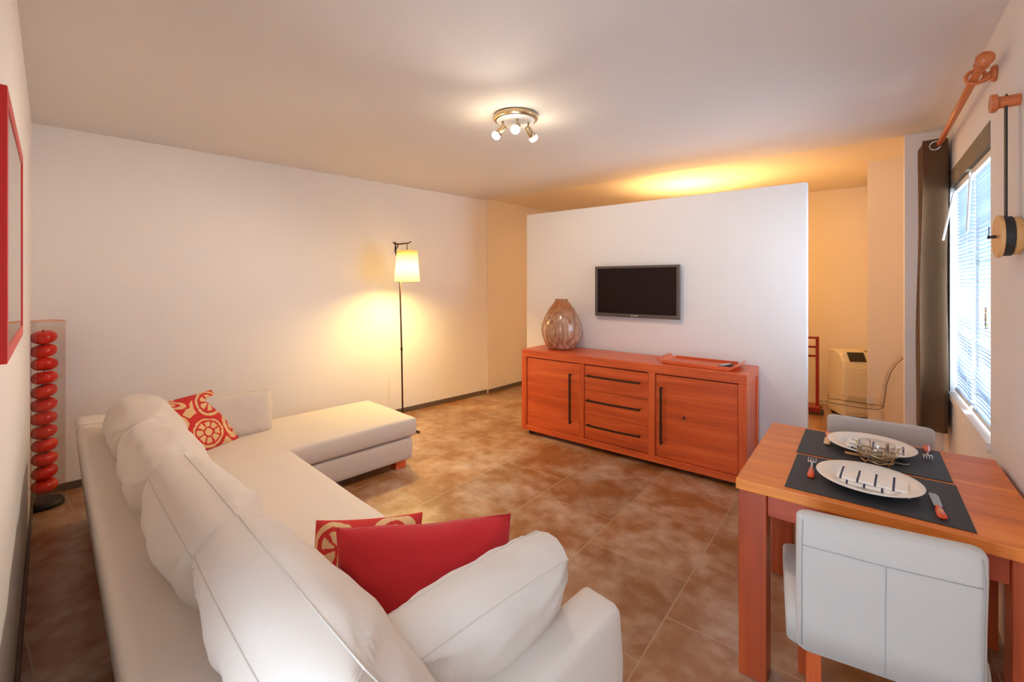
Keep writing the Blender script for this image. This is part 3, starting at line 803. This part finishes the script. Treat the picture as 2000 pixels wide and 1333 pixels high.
kn = bmesh.new(); lathe(kn, [(0, 0), (.012, 0), (.008, .0008), (0, .001)], 14, mtx=Matrix.Translation((1.59, .0098, .44)) @ Matrix.Rotation(PI / 2, 4, 'X')); obj('wood_knot', kn, 'darkmetal', dr2)
dh = (z1 - z0) / 3
for k in range(3):
    a, b = z0 + dh * k + .0015, z0 + dh * (k + 1) - .0015
    bm = bmesh.new(); box(bm, .709, 1.301, .010, .034, a, b); dd = obj('drawer', bm, 'teak', sb, bevel=.0015)
    obj('drawer_handle', bar_handle((.745, 0, b - .085), (1.245, 0, b - .085)), 'darkmetal', dd, smooth=False)

# vase
vs = LT([(0, 0), (.115, 0), (.138, .012), (.168, .06), (.196, .13), (.205, .19), (.198, .25), (.168, .33), (.125, .405), (.082, .462), (.066, .480), (.062, .492), (.066, .50), (.056, .498), (.054, .480), (.08, .44), (.15, .33), (.18, .2), (.1, .02), (0, .015)], 56)
tag(obj('vase', vs, 'vase', smooth=True, loc=(-2.40, 3.82, .8365)), 'tall teardrop ceramic vase with streaked brown and cream glaze on the sideboard', 'vase')
# tray
tr = thing('tray', 'shallow wooden tray with flared ends on the sideboard', 'tray', (-1.05, 3.775, .8365), (0, 0, -.02))
obj('tray_base', B(-.25, .25, -.15, .15, .001, .012), 'teak', tr, bevel=.002)
for s in (-1, 1):
    b = bmesh.new(); a = [b.verts.new(p) for p in ((s * .25, -.15, .001), (s * .25, .15, .001), (s * .305, .15, .036), (s * .305, -.15, .036), (s * .25, -.15, .014), (s * .25, .15, .014), (s * .300, .15, .046), (s * .300, -.15, .046))]
    for f in ((0, 1, 2, 3), (4, 7, 6, 5), (0, 4, 5, 1), (3, 2, 6, 7), (0, 3, 7, 4), (1, 5, 6, 2)): b.faces.new([a[i] for i in f])
    obj('flared_end', b, 'teak_y', tr, bevel=.002)
    b = bmesh.new(); box(b, -.25, .25, s * .15 - .006, s * .15 + .006, .001, .030); obj('side_rail', b, 'teak', tr, bevel=.002)
rc = thing('remote_control', 'dark television remote lying in the wooden tray', 'remote control', (-.85, 3.74, .8495), (0, 0, 1.25))
obj('housing', B(-.075, .075, -.022, .022, .0, .016), 'tvframe', rc, bevel=.005)
kb = bmesh.new()
for i in range(9):
    for j in range(3): box(kb, -.06 + i * .014, -.052 + i * .014, -.013 + j * .010, -.007 + j * .010, .016, .018)
obj('keypad', kb, 'white', rc); kb = None
# television
tv = thing('television', 'flat black television mounted on the white partition', 'television', (-1.695, 4.039, 1.418))
obj('cabinet', B(-.38, .38, -.03, -.0, -.21, .21), 'black', tv)
bz = bmesh.new()
for x0, x1, z0_, z1_ in ((-.414, .414, .222, .245), (-.414, .414, -.245, -.212), (-.414, -.388, -.212, .222), (.388, .414, -.212, .222)): box(bz, x0, x1, -.06, -.03, z0_, z1_)
obj('bezel', bz, 'tvframe', tv, bevel=.003)
obj('screen', B(-.389, .389, -.052, -.0305, -.213, .223), 'screen', tv)
lg = bmesh.new(); box(lg, -.035, .035, -.068, -.060, -.232, -.222); 
obj('stand_clip', lg, 'steel', tv)
tag(obj('wall_cable_cover', B(-2.09, -1.27, 4.031, 4.0395, 1.135, 1.150), 'white', bevel=.002), 'thin white cable strip on the partition just below the television', 'cable cover')

# ================================================================== FLOOR LAMP
fl = thing('floor_lamp', 'slim bronze floor lamp with a glowing cream shade at the end of the chaise', 'lamp', W(-.246 * 4.6, 4.6), (0, 0, YAW))
lam = bmesh.new()
for a in (-.7, 1.5, 3.5): tube(lam, [(0, 0, .10), (.09 * math.cos(a), .09 * math.sin(a), .045), (.20 * math.cos(a), .20 * math.sin(a), .012), (.27 * math.cos(a), .27 * math.sin(a), .012)], [.010, .009, .009, .011], seg=10)
obj('base', lam, 'darkmetal', fl, smooth=True)
obj('pole', T([(0.0, 0, .08), (-.012, 0, .8), (-.03, 0, 1.50), (-.052, 0, 1.72)], .0085, seg=12), 'darkmetal', fl, smooth=True)
obj('pole_joint', LT([(0, .80), (.012, .80), (.012, .83), (0, .83)], 16, cx=-.012), 'darkmetal', fl)
hook = bmesh.new()
tube(hook, [(-.052, 0, 1.70), (-.062, 0, 1.78), (-.078, 0, 1.84), (-.074, 0, 1.90), (-.080, 0, 1.925)], [.0085, .009, .009, .008, .007], seg=10)
tube(hook, [(-.105, 0, 1.925), (-.085, 0, 1.905), (-.04, 0, 1.903), (.02, 0, 1.908), (.06, 0, 1.912), (.088, 0, 1.930)], [.005, .008, .008, .008, .008, .005], seg=10)
tube(hook, [(-.075, 0, 1.84), (-.05, 0, 1.88), (-.055, 0, 1.905)], .006, seg=8)
tube(hook, [(.045, 0, 1.91), (.045, 0, 1.78)], .004, seg=8)
obj('hook_arm', hook, 'darkmetal', fl, smooth=True)
obj('added_ring_dimmer', LT([(0, 1.80), (.100, 1.80), (.100, 1.803), (0, 1.803)], 40, cx=.045), 'shade', fl)  # unseen disc added inside the shade to weaken the light ring on the ceiling
sh = bmesh.new(); lathe(sh, [(.105, 1.835), (.128, 1.515), (.125, 1.515), (.102, 1.835), (.105, 1.835)], 48, cx=.045)
obj('lamp_shade', sh, 'shade', fl, smooth=True)
blb = LT([(0, 1.63), (.02, 1.635), (.032, 1.665), (.028, 1.70), (.014, 1.73), (.014, 1.78), (0, 1.78)], 20, cx=.045)
M['bulb'] = mat_emit('warm_bulb', (1.0, .78, .42, 1), 25.0)
obj('bulb', blb, 'bulb', fl, smooth=True)
lp = W(-.246 * 4.6, 4.6) + Vector((CT * .045, ST * .045, 0))
light('floor_lamp_light', 'POINT', (lp.x, lp.y, 1.60), 50, (1.0, .70, .22), size=.06)

# ================================================================== CEILING SPOT FITTING
cs = thing('ceiling_spotlight', 'round ceiling fitting with three lit spotlights', 'ceiling light', (-1.83, 2.34, ZC))
obj('ceiling_plate', LT([(0, -.001), (.145, -.001), (.150, -.010), (.148, -.028), (.138, -.034), (0, -.036)], 48), 'chrome', cs, smooth=False, bevel=.003)
obj('white_disc', LT([(0, -.0365), (.128, -.0365), (.12, -.044), (0, -.046)], 48), 'white', cs)
M['spot_bulb'] = mat_emit('halogen_bulb', (1.0, .90, .72, 1), 12.0)
def spot(dx, dy, aim):
    aim = Vector(aim).normalized(); a = Vector((dx, dy, -.046)); b = a + Vector((0, 0, -.045))
    h = bmesh.new(); cyl_between(h, a, b, .007, 12); j = obj('spot_arm', h, 'chrome', cs, smooth=True)
    q = Vector((0, 0, 1)).rotation_difference(aim).to_matrix().to_4x4(); mt = Matrix.Translation(b) @ q
    k = obj('spot_head', LT([(0, -.02), (.016, -.02), (.020, -.01), (.022, .035), (.026, .055), (.0, .050)], 24, mtx=mt), 'chrome', cs, smooth=True)
    obj('bulb', LT([(.0, .0505), (.022, .0505), (.028, .062), (.030, .072), (.022, .086), (0, .092)], 24, mtx=mt), 'spot_bulb', k, smooth=True)
    return cs.location + b + aim * .12, aim
cw = lambda lat, d, z: W(lat, d, z)
for (dx, dy, aim, pw) in ((*(W(-.085, -.02))[:2], cw(-.75, -.1, -.85), 36), (*(W(.01, -.06))[:2], cw(-.25, -1, -.75), 15), (*(W(.085, -.0))[:2], cw(.6, .6, -.8), 11)):
    p, aim = spot(dx, dy, aim)
    light('spot_light', 'SPOT', p, pw * 1.15, (1.0, .88, .74), size=.03, spot=math.radians(128), blend=.7, rot=Vector((0, 0, -1)).rotation_difference(aim).to_euler())
    light('bulb_glow', 'POINT', p, .55, (1.0, .82, .52), size=.03)

# ================================================================== REAR UPLIGHT
ul = thing('uplight_bowl', 'frosted uplight bowl on a pole behind the partition', 'lamp', (-1.62, 5.25, 0))
obj('pole', T([(0, 0, .02), (0, 0, 2.10)], .012), 'darkmetal', ul); obj('base', LT([(0, 0.001), (.14, .001), (.14, .02), (0, .025)], 32), 'darkmetal', ul)
obj('bowl', LT([(0, 2.085), (.06, 2.09), (.14, 2.15), (.19, 2.25), (.185, 2.25), (.135, 2.155), (.05, 2.10), (0, 2.095)], 40), 'shade', ul, smooth=True)
light('uplight', 'POINT', (-1.62, 5.25, 2.16), 25, (1.0, .62, .24), size=.05)
light('rear_warm_fill', 'POINT', (-.95, 5.2, 1.95), 15, (1.0, .53, .16), size=.12)  # added warm fill without any fixture, brightens the rear walls and pier

# ================================================================== PORTABLE AIR CONDITIONER
acp = W((1664 - 1000) / 867 * 5.0, 5.0)
ac = thing('portable_air_conditioner', 'ivory portable air conditioner against the far rear wall', 'air conditioner', (acp.x, acp.y, 0), (0, 0, math.radians(28)))
bb = bmesh.new(); sec = [(-.17, .03), (-.17, .56), (-.155, .64), (-.10, .72), (.0, .745), (.13, .745), (.165, .72), (.165, .03)]
a = [bb.verts.new((-.17, y, z)) for y, z in sec]; b = [bb.verts.new((.17, y, z)) for y, z in sec]
bb.faces.new(a); bb.faces.new(b[::-1])
for i in range(len(sec)): bb.faces.new((a[i], b[i], b[(i + 1) % len(sec)], a[(i + 1) % len(sec)]))
obj('body', bb, 'plastic', ac, bevel=.02, seg=3)
obj('front_panel', B(-.145, .10, -.180, -.171, .08, .53), 'plastic', ac, bevel=.004)
pb = bmesh.new(); box(pb, -.10, .06, -.006, .006, -.055, .055); obj('control_panel', pb, 'black', ac, loc=(0, -.128, .683), rot=(math.radians(-34) , 0, 0))
lv = bmesh.new(); 
for k in range(7): box(lv, .09 + k * .012, .096 + k * .012, -.06, .10, .742, .752)
obj('outlet_grille', lv, 'plastic', ac)
for x in (-.13, .13):
    for y in (-.12, .12): obj('castor', LT([(0, -.015), (.022, -.015), (.022, .015), (0, .015)], 16, mtx=Matrix.Translation((x, y, .0222)) @ Matrix.Rotation(PI / 2, 4, 'Y')), 'black', ac)

# ================================================================== RED RACK behind the partition
rp = W((1570 - 1000) / 867 * 5.18, 5.18)
rk = thing('valet_rack', 'dark red wooden rail rack half hidden by the partition edge', 'rack', (rp.x, rp.y, 0), (0, 0, math.radians(10)))
fr_ = bmesh.new()
for x in (-.27, .13): box(fr_, x - .016, x + .016, -.016, .016, .085, .88)
for z in (.865, .76, .655): box(fr_, -.254, .114, -.010, .010, z - .012, z + .012)
obj('frame', fr_, 'redrack', rk, bevel=.003)
obj('shelf', B(-.29, .15, -.12, .12, .03, .085), 'redrack', rk, bevel=.004)
for x in (-.25, .165):
    for y in (-.08, .08): obj('wheel', LT([(0, -.015), (.035, -.015), (.035, .015), (0, .015)], 18, mtx=Matrix.Translation((x, y, .0355)) @ Matrix.Rotation(PI / 2, 4, 'Y')), 'black', rk)

# ================================================================== GHOST CHAIR
gc = thing('transparent_chair', 'transparent acrylic chair in the rear room behind the table', 'chair', (-.08, 4.98, 0), (0, 0, math.radians(-3)))
gs = bmesh.new(); n = 10; rows = []
prof = [(-.24, .435), (-.22, .455), (-.1, .45), (.05, .445), (.17, .45), (.205, .475), (.215, .56), (.225, .66), (.25, .76), (.285, .83), (.33, .885)]
for x, z in prof:
    hwid = .215 if z < .5 else .215 - .11 * max(0, (z - .55) / .35) ** 1.5
    rows.append([gs.verts.new((x + (-.02 * (abs(2 * j / n - 1) ** 2) if z > .5 else 0), -hwid + 2 * hwid * j / n, z)) for j in range(n + 1)])
for a, b in zip(rows, rows[1:]):
    for j in range(n): gs.faces.new((a[j], a[j + 1], b[j + 1], b[j]))
bmesh.ops.solidify(gs, geom=gs.faces[:], thickness=.008)
obj('seat_shell', gs, 'acrylic', gc, smooth=True)
ed = bmesh.new(); tube(ed, [(p[0] + .003, -(.215 if p[1] < .5 else .215 - .11 * max(0, (p[1] - .55) / .35) ** 1.5), p[1]) for p in prof], .0035, seg=6)
obj('dark_edge', ed, 'tvframe', gc, smooth=True)
for x, y in ((-.21, -.19), (-.21, .19), (.19, -.19), (.19, .19)): 
    obj('leg', T([(x, y, .437), (x * 1.08, y * 1.08, 0.001)], [.014, .011], seg=12), 'acrylic', gc, smooth=True)
obj('side_bar', T([(-.2, .2, .40), (.2, .2, .40)], .004, seg=6), 'tvframe', gc)
pt = Matrix.Translation((-.08, 4.98, 0)) @ Matrix.Rotation(math.radians(-3), 4, 'Z') @ Vector((.12, -.08, .462))
tag(obj('paper_tag', B(-.025, .025, -.004, .004, 0, .065), 'white', loc=pt, rot=(0.0, 0, .5)), 'small pale card standing on the seat of the transparent chair', 'card')

# ================================================================== DINING TABLE
TX0, TX1, TY0, TY1, TH = -.39, .432, 1.87, 2.745, .75
tb = thing('dining_table', 'orange-brown wooden dining table pushed against the window wall', 'table', (0, 0, 0))
obj('table_top', B(TX0, TX1, TY0, TY1, TH - .040, TH), 'table', tb, bevel=.004)
for x in (TX0 + .008, TX1 - .103):
    for y in (TY0 + .012, TY1 - .107): 
        b = bmesh.new(); box(b, x, x + .095, y, y + .095, 0, TH - .0405); obj('leg', b, 'table_v', tb, bevel=.003)
for y in (TY0 + .03, TY1 - .05):
    b = bmesh.new(); box(b, TX0 + .1032, TX1 - .1032, y, y + .022, TH - .125, TH - .0405); obj('apron', b, 'table_x', tb, bevel=.002)
for x in (TX0 + .022, TX1 - .044):
    b = bmesh.new(); box(b, x, x + .022, TY0 + .1072, TY1 - .1072, TH - .125, TH - .0405); obj('apron', b, 'table_x', tb, bevel=.002)
# placemats
g = 'black woven placemats on the table'
tag(obj('placemat', B(-.232, .262, 1.902, 2.300, 0, .003), 'placemat', loc=(0, 0, TH + .0005), bevel=.001), 'black woven placemat at the near side of the table', 'placemat', g)
tag(obj('placemat', B(-.238, .258, 2.322, 2.716, 0, .003), 'placemat', loc=(0, 0, TH + .0005), bevel=.001), 'black woven placemat at the far side of the table', 'placemat', g)
ZT = TH + .004
plate_prof = [(0, .004), (.075, .004), (.082, .0), (.088, .001), (.098, .010), (.125, .018), (.156, .027), (.158, .030), (.155, .031), (.125, .023), (.098, .016), (.084, .009), (0, .008)]
pl1 = obj('dinner_plate', LT(plate_prof, 64), 'porcelain', smooth=True, loc=(.008, 2.098, ZT)); tag(pl1, 'cream dinner plate on the near placemat', 'plate', 'cream dinner plates')
pl2 = pl1.copy(); COL.objects.link(pl2); pl2.location = (.018, 2.545, ZT); tag(pl2, 'cream dinner plate on the far placemat', 'plate', 'cream dinner plates')
def napkin(loc, rz, label):
    bm = bmesh.new(); n = 60; lay = []
    W_, H_ = .20, .13
    def layer(z, x0, x1, y0, y1, th):
        rows = []
        for i in range(n + 1):
            x = x0 + (x1 - x0) * i / n
            rows.append([(x, y0, z), (x, y1, z + .002 * math.sin(i * .3)), (x, y1, z + th + .002 * math.sin(i * .3)), (x, (y0 + y1) / 2, z + th + .003 * math.sin(i * .21)), (x, y0, z + th)])
        vr = [[bm.verts.new(p) for p in r] for r in rows]
        for a, b in zip(vr, vr[1:]):
            for k in range(5): bm.faces.new((a[k], a[(k + 1) % 5], b[(k + 1) % 5], b[k]))
        bm.faces.new(vr[0]); bm.faces.new(vr[-1][::-1])
    layer(.0, -.098, .102, -.068, .05, .007); layer(.0085, -.105, .095, -.050, .064, .008)
    o = obj('napkin', bm, 'napkin', loc=loc, rot=(0, 0, rz))
    at = o.data.color_attributes.new('pattern', 'FLOAT_COLOR', 'POINT')
    for i, v in enumerate(o.data.vertices):
        x = v.co.x + (.105 if v.co.z > .008 else .098) - (0 if v.co.z > .008 else .012)
        f = 1.0 if any(abs(x - s) < .0038 for s in (.012, .062, .112, .162)) else 0.0
        at.data[i].color = (f, f, f, 1)
    return tag(o, label, 'napkin', 'striped napkins on the plates')
napkin((.024, 2.100, ZT + .0095), -.06, 'white napkin with dark blue stripes folded on the near plate')
napkin((.035, 2.545, ZT + .0095), 3.1, 'white napkin with dark blue stripes folded on the far plate')
# cutlery -------------------------------------------------
def handle_bm(l=.085, w=.020, th=.012):
    bm = bmesh.new(); n = 14; seg = 12; rings = []
    for i in range(n + 1):
        f = i / n; ww = w / 2 * (.55 + .45 * math.sin(min(1, f * 1.15) * PI * .62)) * (1 if f < .93 else math.sqrt(max(.02, 1 - ((f - .93) / .07) ** 2)))
        rings.append([bm.verts.new((ww * math.cos(2 * PI * k / seg), -f * l, th / 2 + th / 2 * math.sin(2 * PI * k / seg) * min(1, ww / (w / 2) + .2))) for k in range(seg)])
    for a, b in zip(rings, rings[1:]):
        for k in range(seg): bm.faces.new((a[k], a[(k + 1) % seg], b[(k + 1) % seg], b[k]))
    bm.faces.new(rings[0]); bm.faces.new(rings[-1][::-1]); return bm
def fork(loc, rz, label):
    t = thing('fork', label, 'fork', loc, (0, 0, rz), 'forks with orange handles'); t.scale = (1.2, 1.2, 1.1)
    obj('handle', handle_bm(), 'orange', t, smooth=True)
    b = bmesh.new(); tube(b, [(0, -.003, .006), (0, .012, .006), (0, .03, .010), (0, .045, .011)], [.0035, .003, .003, .004], seg=8)
    box(b, -.0125, .0125, .045, .058, .009, .011)
    for k in range(4):
        x = -.011 + k * .00733; tube(b, [(x, .057, .010), (x, .075, .008), (x, .095, .010)], [.0019, .0017, .0012], seg=6)
    obj('tines', b, 'steel', t, smooth=True); return t
def knife(loc, rz, label):
    t = thing('knife', label, 'knife', loc, (0, 0, rz), 'knives with orange handles'); t.scale = (1.1, 1.1, 1.1)
    obj('handle', handle_bm(.085, .024), 'orange', t, smooth=True)
    b = bmesh.new(); pts = [(-.009, 0), (.009, 0), (.011, .01), (.012, .085), (.008, .102), (-.008, .104), (-.011, .09)]
    prism(b, pts, .005, .0065); obj('blade', b, 'steel', t)
    o2 = bmesh.new(); lathe(o2, [(0, 0), (.006, 0), (.005, .001), (0, .0015)], 16, mtx=Matrix.Translation((0, -.045, .0115)) @ Matrix.Scale(2.6, 4, Vector((0, 1, 0)))); obj('handle_inlay', o2, 'orange2', t); return t
def spoon(loc, rz, label):
    t = thing('spoon', label, 'spoon', loc, (0, 0, rz)); t.scale = (1.3, 1.3, 1.2)
    obj('handle', handle_bm(.06, .016, .010), 'orange2', t, smooth=True)
    b = bmesh.new(); tube(b, [(0, 0, .005), (0, .06, .005)], .003, seg=8)
    lathe(b, [(0, .001), (.010, .002), (.015, .005), (.0145, .0065), (.009, .0035), (0, .0025)], 20, mtx=Matrix.Translation((0, .082, 0)) @ Matrix.Scale(1.5, 4, Vector((0, 1, 0)))); obj('bowl', b, 'steel', t, smooth=True); return t
ZK = TH + .0042
def tp(px, py, z=.76):
    d = FPX * (HC - z) / (py - 553); return W((px - 1000) / FPX * d, d, ZK)
p = tp(1585, 915); fork((p.x, p.y, ZK), 0.05, 'fork with orange handle to the left of the near plate')
p = tp(1832, 990); knife((p.x, p.y, ZK), .03, 'knife with orange handle to the right of the near plate')
p = tp(1617, 855); knife((p.x, p.y, ZK), PI + .02, 'knife with orange handle left of the far plate, blade towards the viewer')
p = tp(1811, 884); fork((p.x, p.y, ZK), PI - .05, 'fork with orange handle right of the far plate, tines towards the viewer')
p = tp(1694, 893); spoon((p.x, p.y + .006, ZK), -PI / 2 + .02, 'spoon with pale orange handle lying behind the glass bowl')
# bowl in a wire stand
p = tp(1712, 912, .755); bx, by = p.x, p.y - .012
bw = thing('glass_bowl', 'small clear glass bowl in a brass wire stand between the plates', 'bowl', (bx, by, TH + .0042))
obj('glass', LT([(0, .030), (.03, .030), (.045, .042), (.056, .070), (.060, .100), (.058, .100), (.053, .072), (.042, .046), (.028, .034), (0, .034)], 40), 'clearglass', bw, smooth=True)
wr_ = bmesh.new()
for z, r in ((.012, .040), (.034, .052), (.062, .062)): tube(wr_, [(r * math.cos(q * 2 * PI / 32), r * math.sin(q * 2 * PI / 32), z + .003 * math.sin(q * 1.2)) for q in range(32)], .0026, seg=6, closed=True)
for k in range(8):
    a = k * PI / 4 + .3; c, s = math.cos(a), math.sin(a)
    tube(wr_, [(.046 * c, .046 * s, .003), (.040 * c, .040 * s, .012), (.052 * c, .052 * s, .034), (.062 * c, .062 * s, .062), (.074 * c, .074 * s, .088)], .0026, seg=6)
obj('wire_stand', wr_, 'goldwire', bw, smooth=True)
for k in range(8):
    a = k * PI / 4 + .3; c, s = math.cos(a), math.sin(a); obj('cross_pin', T([(.060 * c, .060 * s, .083), (.092 * c, .092 * s, .088)], .0018, seg=6), 'steel', bw)

# ================================================================== DINING CHAIRS
def upholstered_slab(pts_yz, w, r=.03):
    "profile (closed polygon in y,z) swept across x with rounded sides"
    bm = bmesh.new(); n = 18; rows = []
    cy = sum(p[0] for p in pts_yz) / len(pts_yz); cz = sum(p[1] for p in pts_yz) / len(pts_yz)
    xs = [-w / 2, -w / 2 + .006, -w / 2 + .018] + [(-w / 2 + .03) + (w - .06) * i / 10 for i in range(11)] + [w / 2 - .018, w / 2 - .006, w / 2]
    rows = []
    for x in xs:
        e = (w / 2 - abs(x)); ins = 0.016 if e < .001 else (.007 if e < .007 else (.002 if e < .02 else 0))
        row = []
        for i, (y, z) in enumerate(pts_yz):
            a = Vector(pts_yz[i - 1]); b = Vector(pts_yz[(i + 1) % len(pts_yz)]); t = (b - a).normalized(); nrm = Vector((t.y, -t.x))
            row.append(bm.verts.new((x, y - nrm.x * ins, z - nrm.y * ins)))
        rows.append(row)
    m = len(pts_yz)
    for a, b in zip(rows, rows[1:]):
        for k in range(m): bm.faces.new((a[k], a[(k + 1) % m], b[(k + 1) % m], b[k]))
    bm.faces.new(rows[0]); bm.faces.new(rows[-1][::-1]); return bm
def dining_chair(loc, rz, label):
    t = thing('dining_chair', label, 'chair', loc, (0, 0, rz), 'cream dining chairs at the table')
    # origin: floor below the rear face of the back; chair faces +y
    bp = [(.0, .385), (.07, .385), (.075, .50), (.058, .62), (.046, .74), (.040, .79), (.024, .803), (.004, .800), (-.012, .785), (-.014, .72), (-.004, .58), (-.002, .47)]
    sp = [(.055, .36), (.46, .36), (.485, .385), (.486, .43), (.476, .462), (.44, .476), (.25, .482), (.08, .476), (.055, .44)]
    obj('backrest', upholstered_slab(bp, .42), 'chairfab', t, smooth=True)
    obj('seat', upholstered_slab(sp, .47), 'chairfab', t, smooth=True)
    sm_ = bmesh.new()
    tube(sm_, [(0, -.0005, .39), (0, -.0025, .47), (0, -.0045, .58), (0, -.0125, .68), (0, -.0142, .705)], .0013, seg=6)
    tube(sm_, [(-.195, -.0142, .71), (0, -.0146, .706), (.195, -.0142, .71)], .0013, seg=6)
    tube(sm_, [(-.198, -.0025, .40), (-.198, -.004, .58), (-.198, -.0135, .72), (-.195, -.011, .785)], .0013, seg=6)
    tube(sm_, [(.198, -.0025, .40), (.198, -.004, .58), (.198, -.0135, .72), (.195, -.011, .785)], .0013, seg=6)
    obj('stitching', sm_, 'chairseam', t, smooth=True)
    for x in (-.185, .145):
        b = bmesh.new(); vs_ = box(b, x, x + .038, .012, .052, 0, .386)
        for v in vs_:
            if v.co.z < .1: v.co.y -= .035
        obj('leg', b, 'table_v', t, bevel=.002)
        b = bmesh.new(); box(b, x, x + .038, .42, .46, 0, .376); obj('leg', b, 'table_v', t, bevel=.002)
    return t
dining_chair((.044, 1.635, 0), math.radians(8.5), 'cream upholstered dining chair at the near side of the table, back to the viewer')
dining_chair((.050, 2.93, 0), math.radians(180 + 2), 'cream upholstered dining chair at the far side of the table, facing the viewer')
bpy.context.view_layer.update()
